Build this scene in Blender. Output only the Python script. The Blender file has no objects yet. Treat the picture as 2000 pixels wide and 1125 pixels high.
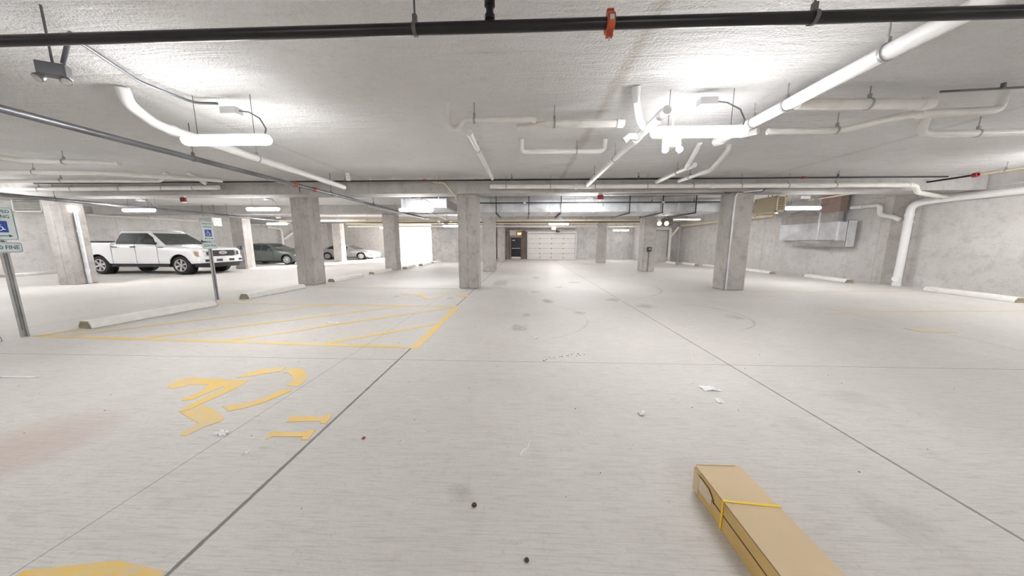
import bpy, bmesh, math, random
from mathutils import Vector, Matrix
random.seed(7)
S = bpy.context.scene
COL = S.collection
PI = math.pi

# ------------------------------------------------------------------ materials
def new_mat(name):
    m = bpy.data.materials.new(name); m.use_nodes = True
    nt = m.node_tree
    b = nt.nodes['Principled BSDF']
    return m, nt, b

def node(nt, typ, **kw):
    n = nt.nodes.new(typ)
    for k, v in kw.items():
        if k.startswith('i_'):
            key = k[2:]
            key = int(key) if key.isdigit() else key
            n.inputs[key].default_value = v
        else:
            setattr(n, k, v)
    return n

def math_n(nt, op, a, b=None, clamp=False):
    n = nt.nodes.new('ShaderNodeMath'); n.operation = op; n.use_clamp = clamp
    for i, v in enumerate((a, b)):
        if v is None: continue
        if isinstance(v, (int, float)): n.inputs[i].default_value = v
        else: nt.links.new(v, n.inputs[i])
    return n.outputs[0]

def mix_c(nt, fac, a, b):
    n = nt.nodes.new('ShaderNodeMix'); n.data_type = 'RGBA'
    if isinstance(fac, (int, float)): n.inputs[0].default_value = fac
    else: nt.links.new(fac, n.inputs[0])
    for i, v in ((6, a), (7, b)):
        if isinstance(v, tuple): n.inputs[i].default_value = v if len(v) == 4 else v + (1,)
        else: nt.links.new(v, n.inputs[i])
    return n.outputs[2]

def noise(nt, vec, scale, detail=4, rough=.55, dist=0.):
    n = nt.nodes.new('ShaderNodeTexNoise')
    n.inputs['Scale'].default_value = scale; n.inputs['Detail'].default_value = detail
    n.inputs['Roughness'].default_value = rough; n.inputs['Distortion'].default_value = dist
    if vec is not None: nt.links.new(vec, n.inputs['Vector'])
    return n.outputs[0]

def rng(nt, v, a, b, c=0., d=1.):
    n = nt.nodes.new('ShaderNodeMapRange'); n.clamp = True
    nt.links.new(v, n.inputs[0])
    for i, x in enumerate((a, b, c, d)): n.inputs[i + 1].default_value = x
    return n.outputs[0]

def coords(nt, scale=(1, 1, 1)):
    t = nt.nodes.new('ShaderNodeTexCoord')
    m = nt.nodes.new('ShaderNodeMapping'); m.inputs['Scale'].default_value = scale
    nt.links.new(t.outputs['Object'], m.inputs[0])
    return m.outputs[0]

def bump(nt, b, h, strength, dist):
    n = nt.nodes.new('ShaderNodeBump'); n.inputs['Strength'].default_value = strength
    n.inputs['Distance'].default_value = dist
    nt.links.new(h, n.inputs['Height']); nt.links.new(n.outputs[0], b.inputs['Normal'])

def plain(name, col, rough=.5, metal=0., var=.08, vscale=4., spec=.5, coat=0., bmp=0.):
    """colour with a slight procedural mottling"""
    m, nt, b = new_mat(name)
    v = coords(nt)
    f = noise(nt, v, vscale)
    lo = tuple(max(0, c * (1 - var)) for c in col); hi = tuple(min(1, c * (1 + var)) for c in col)
    nt.links.new(mix_c(nt, rng(nt, f, .3, .7), lo, hi), b.inputs['Base Color'])
    b.inputs['Roughness'].default_value = rough; b.inputs['Metallic'].default_value = metal
    b.inputs['Specular IOR Level'].default_value = spec
    b.inputs['Coat Weight'].default_value = coat
    if bmp: bump(nt, b, noise(nt, v, vscale * 6), bmp, .01)
    return m

def emit(name, col, strength):
    m, nt, b = new_mat(name)
    b.inputs['Base Color'].default_value = col + (1,)
    b.inputs['Emission Color'].default_value = col + (1,)
    b.inputs['Emission Strength'].default_value = strength
    return m

def floor_mat():
    m, nt, b = new_mat('broomed_concrete')
    v = coords(nt)
    sep = nt.nodes.new('ShaderNodeSeparateXYZ'); nt.links.new(v, sep.inputs[0])
    X, Y = sep.outputs[0], sep.outputs[1]
    big = noise(nt, v, .35, 5, .6); mid = noise(nt, v, 2.2, 6, .65); fine = noise(nt, v, 60, 3)
    c = mix_c(nt, rng(nt, big, .3, .7), (.55, .525, .495), (.64, .615, .59))
    c = mix_c(nt, rng(nt, mid, .52, .8, 0, .55), c, (.54, .51, .475))
    c = mix_c(nt, rng(nt, fine, .55, .75, 0, .35), c, (.48, .455, .43))
    c = mix_c(nt, rng(nt, noise(nt, v, 24, 5, .75), .56, .74, 0, .5), c, (.36, .335, .30))
    c = mix_c(nt, rng(nt, noise(nt, v, 7, 5, .7), .58, .72, 0, .35), c, (.42, .39, .345))
    # broom strokes run across the aisle
    vs = coords(nt, (5, 95, 1)); br = noise(nt, vs, 1.0, 4, .65)
    vs2 = coords(nt, (1.2, 24, 1)); br2 = noise(nt, vs2, 1.0, 2, .5)
    c = mix_c(nt, rng(nt, br, .48, .78, 0, .6), c, (.33, .305, .28))
    c = mix_c(nt, rng(nt, br2, .52, .8, 0, .18), c, (.37, .34, .31))
    c = mix_c(nt, rng(nt, noise(nt, v, 180, 2), .62, .75, 0, .45), c, (.28, .26, .235))
    # oil and dirt spots
    wob = noise(nt, v, 5, 3)
    spots = [(-.09, 5.22, .2, .28, .5), (.62, 7.73, .2, .35, .7), (.05, 6.2, .12, .2, .4), (.35, 9.2, .2, .2, .5), (2.35, 8.0, .22, .3, .7),
             (2.9, 7.2, .3, .35, .4), (1.9, 11.5, .3, .4, .5), (1.2, 10.2, .2, .3, .4), (-.9, 11.2, .35, 1.3, .5), (.5, 13., .3, .4, .5),
             (2.05, 1.55, .22, .26, .22), (2.3, 2.3, .3, .2, .15), (-.35, 1.6, .12, .12, .3), (-3.6, 8.2, .15, .2, .4), (-2.0, 8.05, .12, .16, .5),
             (3.2, 2.9, .3, .25, .14), (1.2, 6.4, .16, .2, .4), (4.3, 6.2, .2, .3, .35)]
    tot = None
    for (sx, sy, rx, ry, st) in spots:
        dx = math_n(nt, 'DIVIDE', math_n(nt, 'SUBTRACT', X, sx), rx)
        dy = math_n(nt, 'DIVIDE', math_n(nt, 'SUBTRACT', Y, sy), ry)
        d = math_n(nt, 'ADD', math_n(nt, 'MULTIPLY', dx, dx), math_n(nt, 'MULTIPLY', dy, dy))
        d = math_n(nt, 'ADD', d, math_n(nt, 'MULTIPLY', wob, 2.6))
        k = rng(nt, d, 1.3, 2.1, st, 0)
        tot = k if tot is None else math_n(nt, 'MAXIMUM', tot, k)
    tot = math_n(nt, 'MULTIPLY', tot, rng(nt, noise(nt, v, 22, 4, .7), .36, .55, .5, 1))
    c = mix_c(nt, tot, c, (.19, .17, .15))
    # rust coloured stain on the near left
    dx = math_n(nt, 'SUBTRACT', X, -3.75); dy = math_n(nt, 'SUBTRACT', Y, 1.9)
    d = math_n(nt, 'ADD', math_n(nt, 'MULTIPLY', dx, dx), math_n(nt, 'MULTIPLY', dy, dy))
    d = math_n(nt, 'ADD', d, math_n(nt, 'MULTIPLY', mid, .4))
    c = mix_c(nt, rng(nt, d, .2, .5, .35, 0), c, (.42, .26, .2))
    # curved tyre marks
    for (cx_, cy_, r_, lim, w_, st) in ((3.3, 6.4, 1.25, 3.6, .035, .4), (2.0, 10.5, 2.5, 3.0, .05, .35), (-.3, 6.0, 1.55, .3, .03, .22)):
        dx = math_n(nt, 'SUBTRACT', X, cx_); dy = math_n(nt, 'SUBTRACT', Y, cy_)
        d = math_n(nt, 'SQRT', math_n(nt, 'ADD', math_n(nt, 'MULTIPLY', dx, dx), math_n(nt, 'MULTIPLY', dy, dy)))
        d = math_n(nt, 'ABSOLUTE', math_n(nt, 'SUBTRACT', d, r_))
        k = rng(nt, d, w_ * .3, w_, st, 0)
        k = math_n(nt, 'MULTIPLY', k, rng(nt, X, lim, lim + .4, 0, 1))
        k = math_n(nt, 'MULTIPLY', k, rng(nt, mid, .35, .55, .2, 1))
        c = mix_c(nt, k, c, (.2, .185, .17))
    # slab joints and saw cuts
    jw = noise(nt, v, 14, 2)
    for (axis, pos, w_, st) in ((X, -1.62, .016, .85), (X, 2.55, .012, .75), (X, 7.0, .01, .45), (X, -2.33, .006, .5), (Y, 3.665, .006, .75),
                                (Y, 9.72, .008, .5), (Y, 16.0, .01, .5), (X, -8.9, .01, .4), (Y, -2.4, .01, .6)):
        d = math_n(nt, 'ABSOLUTE', math_n(nt, 'SUBTRACT', axis, pos))
        d = math_n(nt, 'ADD', d, math_n(nt, 'MULTIPLY', math_n(nt, 'SUBTRACT', jw, .5), w_ * .9))
        c = mix_c(nt, rng(nt, d, w_ * .55, w_, st, 0), c, (.13, .12, .11))
    nt.links.new(c, b.inputs['Base Color'])
    b.inputs['Roughness'].default_value = .62
    b.inputs['Specular IOR Level'].default_value = .35
    h = math_n(nt, 'ADD', math_n(nt, 'MULTIPLY', br, .7), math_n(nt, 'MULTIPLY', fine, .5))
    bump(nt, b, h, .35, .006)
    return m

def ceiling_mat():
    m, nt, b = new_mat('sprayed_white_ceiling')
    v = coords(nt)
    big = noise(nt, v, .5, 4, .6); mid = noise(nt, v, 2.5, 5, .65); fine = noise(nt, v, 34, 4, .7)
    c = mix_c(nt, rng(nt, big, .35, .7), (.86, .845, .825), (.915, .905, .90))
    c = mix_c(nt, rng(nt, mid, .56, .78, 0, .6), c, (.78, .75, .70))
    c = mix_c(nt, rng(nt, fine, .6, .8, 0, .35), c, (.73, .70, .66))
    sep = nt.nodes.new('ShaderNodeSeparateXYZ'); nt.links.new(v, sep.inputs[0])
    for pos, st in ((1.13, .5), (-5.0, .25), (7.2, .3)):
        d = math_n(nt, 'ABSOLUTE', math_n(nt, 'SUBTRACT', sep.outputs[0], pos))
        d = math_n(nt, 'ADD', d, math_n(nt, 'MULTIPLY', math_n(nt, 'SUBTRACT', mid, .5), .25))
        c = mix_c(nt, rng(nt, d, .02, .1, st, 0), c, (.60, .55, .47))
    c = mix_c(nt, rng(nt, noise(nt, v, 11, 5, .75), .58, .72, 0, .4), c, (.66, .63, .59))
    nt.links.new(c, b.inputs['Base Color']); b.inputs['Roughness'].default_value = .9
    b.inputs['Specular IOR Level'].default_value = .15
    vs = coords(nt, (.8, 5.5, 1)); rip = noise(nt, vs, 1.0, 4, .6, .8)
    h = math_n(nt, 'ADD', math_n(nt, 'MULTIPLY', rip, 1.2), math_n(nt, 'MULTIPLY', fine, .6))
    h = math_n(nt, 'ADD', h, math_n(nt, 'MULTIPLY', mid, .6))
    bump(nt, b, h, 1.0, .1)
    return m

def concrete_mat(name, lo, hi, dark, panel=None, streak=.55):
    m, nt, b = new_mat(name)
    v = coords(nt)
    big = noise(nt, v, .8, 5, .6); mid = noise(nt, v, 4, 6, .65); fine = noise(nt, v, 70, 2)
    c = mix_c(nt, rng(nt, big, .3, .7), lo, hi)
    c = mix_c(nt, rng(nt, mid, .5, .75, 0, .75), c, dark)
    c = mix_c(nt, rng(nt, noise(nt, v, 14, 5, .7), .55, .72, 0, .55), c, dark)
    vs = coords(nt, (3, 3, .35)); stv = noise(nt, vs, 1.0, 4, .6)
    c = mix_c(nt, rng(nt, stv, .55, .8, 0, streak), c, dark)
    vp = coords(nt, (9, 9, 40)); pit = noise(nt, vp, 1.0, 2, .5)
    c = mix_c(nt, rng(nt, pit, .62, .76, 0, .6), c, dark)
    if panel:
        sep = nt.nodes.new('ShaderNodeSeparateXYZ'); nt.links.new(v, sep.inputs[0])
        ax = sep.outputs[panel[0]]
        d = math_n(nt, 'ABSOLUTE', math_n(nt, 'SUBTRACT', math_n(nt, 'FRACT', math_n(nt, 'DIVIDE', ax, panel[1])), .5))
        c = mix_c(nt, rng(nt, d, .002, .006, .4, 0), c, dark)
    nt.links.new(c, b.inputs['Base Color']); b.inputs['Roughness'].default_value = .85
    b.inputs['Specular IOR Level'].default_value = .25
    bump(nt, b, math_n(nt, 'ADD', mid, math_n(nt, 'MULTIPLY', fine, .4)), .25, .01)
    return m

def paint_mat(name, col, wear):
    m, nt, b = new_mat(name)
    v = coords(nt)
    w = noise(nt, v, 9, 5, .7); bigw = noise(nt, v, 1.6, 3)
    vs = coords(nt, (1.4, 70, 1)); br = noise(nt, vs, 1.0, 3, .6)
    f = math_n(nt, 'ADD', math_n(nt, 'MULTIPLY', w, .7), math_n(nt, 'MULTIPLY', bigw, .5))
    f = math_n(nt, 'ADD', f, math_n(nt, 'MULTIPLY', br, .25))
    c = mix_c(nt, rng(nt, f, wear, wear + .32, 0, .95), col, (.56, .52, .45))
    nt.links.new(c, b.inputs['Base Color']); b.inputs['Roughness'].default_value = .6
    return m

M = {}
M['floor'] = floor_mat()
M['ceiling'] = ceiling_mat()
M['wall'] = concrete_mat('grey_wall_concrete', (.52, .50, .485), (.63, .61, .595), (.39, .37, .35), (1, 4.8))
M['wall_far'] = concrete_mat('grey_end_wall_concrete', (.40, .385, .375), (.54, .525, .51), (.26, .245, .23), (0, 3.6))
M['column'] = concrete_mat('grey_column_concrete', (.38, .355, .335), (.50, .475, .455), (.25, .23, .215))
M['beam'] = concrete_mat('grey_beam_concrete', (.38, .365, .345), (.48, .465, .45), (.29, .275, .255))
M['brown'] = concrete_mat('brown_stained_concrete', (.17, .135, .105), (.25, .205, .165), (.12, .09, .07))
M['yellow'] = paint_mat('worn_yellow_paint', (.76, .52, .13), .66)
M['yellow_faded'] = paint_mat('faded_yellow_paint', (.74, .52, .11), .62)
M['yellow_pale'] = paint_mat('pale_yellow_paint', (.68, .54, .24), .5)
M['stop'] = plain('pale_painted_concrete', (.76, .745, .71), .75, var=.07, vscale=7, bmp=.15)
M['stop_end'] = plain('bare_concrete_end', (.30, .26, .2), .9, var=.2, vscale=20)
M['pvc'] = plain('white_painted_pipe', (.70, .68, .64), .4, var=.07, vscale=5)
M['pvc_white'] = plain('clean_white_pipe', (.78, .77, .76), .35, var=.03)
M['cream'] = plain('cream_pipe', (.66, .57, .40), .45, var=.06)
M['black_pipe'] = plain('black_steel_pipe', (.018, .017, .017), .35, metal=.4, var=.3)
M['grey_pipe'] = plain('dull_grey_steel_pipe', (.16, .165, .175), .4, metal=.6, var=.35, vscale=2)
M['steel'] = plain('galvanised_steel', (.68, .69, .71), .4, metal=.55, var=.12)
M['duct'] = plain('galvanised_duct_sheet', (.60, .62, .64), .38, metal=.65, var=.16, vscale=2.5)
M['duct_dark'] = plain('dull_duct_sheet', (.40, .385, .37), .45, metal=.6, var=.15)
M['duct_red'] = plain('reddish_duct_sheet', (.34, .255, .225), .5, metal=.5, var=.1)
M['wire'] = plain('hanger_wire', (.14, .135, .13), .5, metal=.5)
M['rod'] = plain('zinc_hanger_rod', (.33, .33, .32), .5, metal=.3)
M['strut'] = plain('dark_strut', (.05, .055, .065), .5, metal=.4)
M['red'] = plain('red_enamel', (.22, .014, .014), .45)
M['orange'] = plain('orange_red_coupling', (.40, .055, .012), .4, var=.25, vscale=30)
M['lamp'] = emit('fluorescent_lens', (.985, .985, 1.0), 26.)
M['lamp_house'] = plain('lamp_housing', (.62, .62, .62), .45)
M['bulb'] = emit('small_bulb', (1.0, .97, .9), 3.)
M['exit'] = emit('exit_letters', (1.0, .12, .02), 7.)
M['exit_box'] = plain('exit_box', (.72, .45, .32), .5)
M['white'] = plain('white_enamel', (.80, .80, .79), .4, var=.03)
M['tan'] = plain('tan_enamel', (.50, .43, .29), .5, var=.06)
M['fin'] = plain('dark_fin_gap', (.05, .042, .03), .8)
M['grille_back'] = plain('black_grille_bars', (.045, .043, .04), .8)  # the truck grille bars' own black
M['dark'] = plain('dark_plastic', (.02, .02, .022), .5)
M['black'] = plain('black_door_paint', (.012, .012, .022), .45)
M['door_panel'] = plain('white_door_steel', (.70, .675, .64), .5, var=.05)
M['frame_brown'] = plain('brown_timber', (.30, .20, .12), .6, var=.15)
M['card'] = plain('kraft_cardboard', (.60, .47, .30), .8, var=.05, vscale=3)
M['card_side'] = plain('kraft_cardboard_edge', (.56, .38, .14), .8, var=.07, vscale=6)
M['seam'] = plain('cardboard_seam', (.09, .055, .03), .9)
M['tape'] = plain('pale_tape', (.60, .50, .36), .35, var=.04)
M['strap'] = plain('yellow_strap', (.80, .56, .03), .35, var=.04)
M['paper'] = plain('white_paper', (.82, .82, .82), .8, var=.04)
M['pebble'] = plain('dark_grit', (.06, .05, .045), .9, var=.3)
M['leaf'] = plain('red_brown_leaf', (.30, .06, .03), .8)
M['sign_white'] = plain('sign_white', (.66, .72, .73), .4, var=.03)
M['sign_green'] = plain('sign_green', (.03, .15, .12), .4)
M['sign_blue'] = plain('sign_blue', (.012, .055, .34), .4)
M['post'] = plain('galvanised_post', (.42, .42, .415), .5, metal=.4, var=.2)
M['truck'] = plain('white_car_paint', (.80, .80, .80), .25, var=.015, coat=.6)
M['car_grey'] = plain('dark_grey_car_paint', (.10, .115, .11), .28, metal=.35, var=.03, coat=.6)
M['car_silver'] = plain('silver_car_paint', (.36, .35, .355), .28, metal=.4, var=.03, coat=.6)
M['glass'] = plain('tinted_glass', (.018, .022, .024), .06, var=.1, spec=.7)
M['glass_light'] = plain('windscreen_glass', (.075, .085, .08), .07, var=.15, spec=.8)
M['tyre'] = plain('tyre_rubber', (.017, .017, .018), .75)
M['rim'] = plain('alloy_rim', (.62, .61, .60), .3, metal=.7, var=.05)
M['rim_dark'] = plain('dark_rim_recess', (.03, .03, .03), .5, metal=.4)
M['chrome'] = plain('chrome', (.70, .70, .71), .15, metal=.95)
M['amber'] = plain('amber_lens', (.42, .26, .16), .25)
M['headlamp'] = plain('headlamp_lens', (.55, .53, .5), .12, spec=.7, var=.3, vscale=14)
M['tail'] = plain('tail_lamp_lens', (.28, .012, .012), .2)
M['bump_white'] = plain('bumper_white', (.74, .74, .74), .3, coat=.4)
M['seam_grey'] = plain('dark_form_joint', (.14, .125, .11), .9, var=.3, vscale=12)
M['plug_blue'] = plain('outlet_box_blue', (.04, .08, .16), .5)
M['outside'] = plain('sunlit_pavement', (.75, .74, .72), .8, var=.05)

# ------------------------------------------------------------------ mesh builder
class MB:
    def __init__(s): s.v = []; s.f = []
    def add(s, vs, fs):
        o = len(s.v); s.v += [tuple(p) for p in vs]; s.f += [tuple(o + i for i in f) for f in fs]; return s
    def box(s, x0, x1, y0, y1, z0, z1):
        return s.add([(x0, y0, z0), (x1, y0, z0), (x1, y1, z0), (x0, y1, z0), (x0, y0, z1), (x1, y0, z1), (x1, y1, z1), (x0, y1, z1)],
                     [(3, 2, 1, 0), (4, 5, 6, 7), (0, 1, 5, 4), (1, 2, 6, 5), (2, 3, 7, 6), (3, 0, 4, 7)])
    def cbox(s, c, d, mat=None):
        t = MB().box(-d[0] / 2, d[0] / 2, -d[1] / 2, d[1] / 2, -d[2] / 2, d[2] / 2)
        mm = Matrix.Translation(c) @ (mat or Matrix())
        return s.add([mm @ Vector(p) for p in t.v], t.f)
    def beam(s, a, b, w, h=None):
        """rectangular bar from a to b"""
        a, b = Vector(a), Vector(b); h = h or w
        d = (b - a).normalized(); up = Vector((0, 0, 1)) if abs(d.z) < .95 else Vector((0, 1, 0))
        x = d.cross(up).normalized(); y = x.cross(d).normalized()
        vs = []
        for p in (a, b):
            for sx, sy in ((-1, -1), (1, -1), (1, 1), (-1, 1)): vs.append(p + x * sx * w / 2 + y * sy * h / 2)
        return s.add(vs, [(3, 2, 1, 0), (4, 5, 6, 7), (0, 1, 5, 4), (1, 2, 6, 5), (2, 3, 7, 6), (3, 0, 4, 7)])
    def tube(s, pts, r, n=14, caps=True, bend=None):
        pts = [Vector(p) for p in pts]
        if bend:
            q = [pts[0]]
            for i in range(1, len(pts) - 1):
                a, p, b = pts[i - 1], pts[i], pts[i + 1]
                d1, d2 = (a - p), (b - p)
                k = min(bend, d1.length * .48, d2.length * .48)
                A, B = p + d1.normalized() * k, p + d2.normalized() * k
                for j in range(7):
                    t = j / 6
                    q.append(A * (1 - t) ** 2 + p * 2 * t * (1 - t) + B * t * t)
            q.append(pts[-1]); pts = q
        rr = r if isinstance(r, (list, tuple)) else [r] * len(pts)
        rings = []; prev = None
        for i, p in enumerate(pts):
            if i == 0: d = pts[1] - p
            elif i == len(pts) - 1: d = p - pts[i - 1]
            else: d = (pts[i + 1] - p).normalized() + (p - pts[i - 1]).normalized()
            d.normalize()
            if prev is None:
                u = Vector((0, 0, 1)) if abs(d.z) < .9 else Vector((1, 0, 0))
                x = d.cross(u).normalized()
            else:
                x = (prev - d * prev.dot(d)).normalized()
            prev = x; y = d.cross(x).normalized()
            rings.append([p + (x * math.cos(2 * PI * k / n) + y * math.sin(2 * PI * k / n)) * rr[i] for k in range(n)])
        vs = [q for R in rings for q in R]; fs = []
        for i in range(len(rings) - 1):
            for k in range(n):
                a = i * n + k; b = i * n + (k + 1) % n
                fs.append((a, b, b + n, a + n))
        if caps:
            fs.append(tuple(reversed(range(n)))); fs.append(tuple((len(rings) - 1) * n + k for k in range(n)))
        return s.add(vs, fs)
    def ring(s, c, axis, R, w, t, n=20):
        """band of radius R, width w along axis, radial thickness t"""
        c = Vector(c); axis = Vector(axis).normalized()
        u = axis.cross(Vector((0, 0, 1)) if abs(axis.z) < .9 else Vector((1, 0, 0))).normalized(); v = axis.cross(u)
        vs = []; fs = []
        for k in range(n):
            e = u * math.cos(2 * PI * k / n) + v * math.sin(2 * PI * k / n)
            for (rr, ww) in ((R, -w / 2), (R + t, -w / 2), (R + t, w / 2), (R, w / 2)): vs.append(c + e * rr + axis * ww)
        for k in range(n):
            a = 4 * k; b = 4 * ((k + 1) % n)
            for j in range(4): fs.append((a + j, a + (j + 1) % 4, b + (j + 1) % 4, b + j))
        return s.add(vs, fs)
    def lathe(s, prof, c, axis='y', n=28, caps=True):
        """prof: list of (radius, offset along axis)"""
        vs = []; fs = []
        for (r, h) in prof:
            for k in range(n):
                a = 2 * PI * k / n; p, q = r * math.cos(a), r * math.sin(a)
                vs.append({'y': (c[0] + p, c[1] + h, c[2] + q), 'z': (c[0] + p, c[1] + q, c[2] + h), 'x': (c[0] + h, c[1] + p, c[2] + q)}[axis])
        for i in range(len(prof) - 1):
            for k in range(n):
                a = i * n + k; b = i * n + (k + 1) % n
                fs.append((a, b, b + n, a + n))
        if caps:
            fs.append(tuple(reversed(range(n)))); fs.append(tuple((len(prof) - 1) * n + k for k in range(n)))
        return s.add(vs, fs)
    def prism(s, poly, vec):
        """3-D polygon extruded along vec"""
        vec = Vector(vec); n = len(poly)
        P = [Vector(p) for p in poly]
        fs = [tuple(reversed(range(n))), tuple(range(n, 2 * n))]
        for i in range(n):
            j = (i + 1) % n; fs.append((i, j, j + n, i + n))
        return s.add(P + [p + vec for p in P], fs)
    def loft(s, rings, caps=True):
        n = len(rings[0]); vs = [p for R in rings for p in R]; fs = []
        for i in range(len(rings) - 1):
            for k in range(n):
                a = i * n + k; b = i * n + (k + 1) % n
                fs.append((a, b, b + n, a + n))
        if caps:
            fs.append(tuple(reversed(range(n)))); fs.append(tuple((len(rings) - 1) * n + k for k in range(n)))
        return s.add(vs, fs)
    def xf(s, m):
        s.v = [tuple(m @ Vector(p)) for p in s.v]; return s
    def merge(s, o): return s.add(o.v, o.f)

ORG = {}
def mesh_of(name, mb, mat, off=(0, 0, 0), smooth=True, bevel=0.):
    me = bpy.data.meshes.new(name)
    o = Vector(off)
    me.from_pydata([Vector(p) - o for p in mb.v], [], mb.f)
    bm = bmesh.new(); bm.from_mesh(me)
    bmesh.ops.recalc_face_normals(bm, faces=bm.faces)
    bm.to_mesh(me); bm.free()
    me.materials.append(mat)
    if smooth:
        me.polygons.foreach_set('use_smooth', [True] * len(me.polygons))
        me.set_sharp_from_angle(angle=math.radians(38))
    return me

def tagit(o, label=None, cat=None, group=None, kind=None):
    if label: o['label'] = label
    if cat: o['category'] = cat
    if group: o['group'] = group
    if kind: o['kind'] = kind
    return o

def add_bevel(o, w, seg=2):
    m = o.modifiers.new('edge_rounding', 'BEVEL'); m.width = w; m.segments = seg; m.limit_method = 'ANGLE'; m.angle_limit = math.radians(40)

def thing(name, loc, label, cat, group=None, kind=None):
    o = bpy.data.objects.new(name, None); COL.objects.link(o)
    o.location = loc; ORG[o] = Vector(loc); o.empty_display_size = .2
    return tagit(o, label, cat, group, kind)

def part(name, mb, mat, parent, bevel=0., label=None, smooth=True, kind=None):
    off = ORG[parent]
    o = bpy.data.objects.new(name, mesh_of(name, mb, mat, off, smooth)); COL.objects.link(o)
    o.parent = parent; ORG[o] = off
    if bevel: add_bevel(o, bevel)
    if label: o['label'] = label
    if kind: o['kind'] = kind
    return o

def islands(mb):
    par = list(range(len(mb.v)))
    def find(a):
        while par[a] != a: par[a] = par[par[a]]; a = par[a]
        return a
    for f in mb.f:
        for k in f[1:]: par[find(k)] = find(f[0])
    gr = {}
    for f in mb.f: gr.setdefault(find(f[0]), []).append(f)
    out = []
    for fs in gr.values():
        ids = sorted({i for f in fs for i in f}); mp = {i: k for k, i in enumerate(ids)}
        m = MB(); m.add([mb.v[i] for i in ids], [tuple(mp[i] for i in f) for f in fs]); out.append(m)
    return out

def parts(name, mb, mat, parent, **kw):
    """one part for every loose piece of the mesh"""
    return [part(name, m, mat, parent, **kw) for m in islands(mb)]

def solo(name, mb, mat, label, cat, loc=(0, 0, 0), group=None, kind=None, bevel=0., smooth=True):
    o = bpy.data.objects.new(name, mesh_of(name, mb, mat, loc, smooth)); COL.objects.link(o)
    o.location = loc; ORG[o] = Vector(loc)
    if bevel: add_bevel(o, bevel)
    return tagit(o, label, cat, group, kind)

def struct(name, mb, mat, label, cat=None, bevel=0., smooth=True):
    return solo(name, mb, mat, label, cat or name.split('_')[0], kind='structure', bevel=bevel, smooth=smooth)

def dup(root, loc, label=None, rotz=None):
    r = root.copy(); COL.objects.link(r); r.location = loc
    if rotz is not None: r.rotation_euler = (0, 0, rotz)
    if label: r['label'] = label
    for ch in list(root.children):
        c = ch.copy(); COL.objects.link(c); c.parent = r
        for g in list(ch.children):
            d = g.copy(); COL.objects.link(d); d.parent = c
    return r

def text_mb(txt, size, depth, m, mb=None, spacing=1.0, bold=0.):
    cu = bpy.data.curves.new('lettering_curve', 'FONT'); cu.body = txt; cu.size = size
    cu.align_x = 'CENTER'; cu.align_y = 'CENTER'; cu.extrude = depth; cu.space_character = spacing; cu.offset = bold
    cu.resolution_u = 3
    o = bpy.data.objects.new('lettering_curve', cu); COL.objects.link(o)
    bpy.context.view_layer.update()
    ev = o.evaluated_get(bpy.context.evaluated_depsgraph_get()); me = ev.to_mesh()
    mb = mb or MB()
    mb.add([m @ v.co for v in me.vertices], [tuple(p.vertices) for p in me.polygons])
    ev.to_mesh_clear(); bpy.data.objects.remove(o); bpy.data.curves.remove(cu)
    return mb

def carve(o, cutters):
    """cut the cutter solids out of a mesh and keep the plain result"""
    tmp = []
    for c in cutters:
        co = bpy.data.objects.new('cutter', mesh_of('cutter', c, M['dark'], ORG[o], False)); COL.objects.link(co); tmp.append(co)
        if o.parent: co.parent = o.parent
        md = o.modifiers.new('cut', 'BOOLEAN'); md.operation = 'DIFFERENCE'; md.object = co; md.solver = 'EXACT'
    bpy.context.view_layer.update()
    dg = bpy.context.evaluated_depsgraph_get()
    me = bpy.data.meshes.new_from_object(o.evaluated_get(dg))
    o.modifiers.clear(); old = o.data; nm = old.name; o.data = me; bpy.data.meshes.remove(old); me.name = nm
    for c in tmp: bpy.data.objects.remove(c)
    me.polygons.foreach_set('use_smooth', [True] * len(me.polygons)); me.set_sharp_from_angle(angle=math.radians(38))
    while len(me.materials) > 1: me.materials.pop()

# ------------------------------------------------------------------ the shell
ZC = 3.45      # ceiling
ZB = 3.02      # underside of the beams
YB = -9.0
def wl(y): return -24.6 + (y - 12.) * .222       # left wall
def wr(y): return 13.7 - (y - 8.) * .112          # right wall
YF = 31.0
struct('floor', MB().box(-31, 18, YB - .3, 31.3, -.3, 0), M['floor'], 'pale broom-finished concrete garage floor with slab joints')
struct('ceiling', MB().box(-31, 18, YB - .3, 31.3, ZC, ZC + .11), M['ceiling'], 'rough white sprayed garage ceiling')
def slab(p, q, z0, z1, th):
    """upright wall from p to q, thickness th to the right of the direction p>q"""
    p, q = Vector((p[0], p[1], 0)), Vector((q[0], q[1], 0)); d = (q - p).normalized(); nrm = Vector((d.y, -d.x, 0)) * th
    return MB().prism([p + Vector((0, 0, z0)), q + Vector((0, 0, z0)), q + nrm + Vector((0, 0, z0)), p + nrm + Vector((0, 0, z0))], (0, 0, z1 - z0))
struct('wall_left', slab((wl(YF), YF), (wl(YB), YB), 0, ZC, .3), M['wall'], 'grey concrete left wall behind the parked cars')
struct('wall_right', slab((wr(YB), YB), (wr(23.9), 23.9), 0, ZC, .3), M['wall'], 'long grey concrete right wall carrying the drain pipes')
struct('wall_back', MB().box(-30, 17, YB - .3, YB, 0, ZC), M['wall'], 'grey concrete wall behind the viewer')
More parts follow.
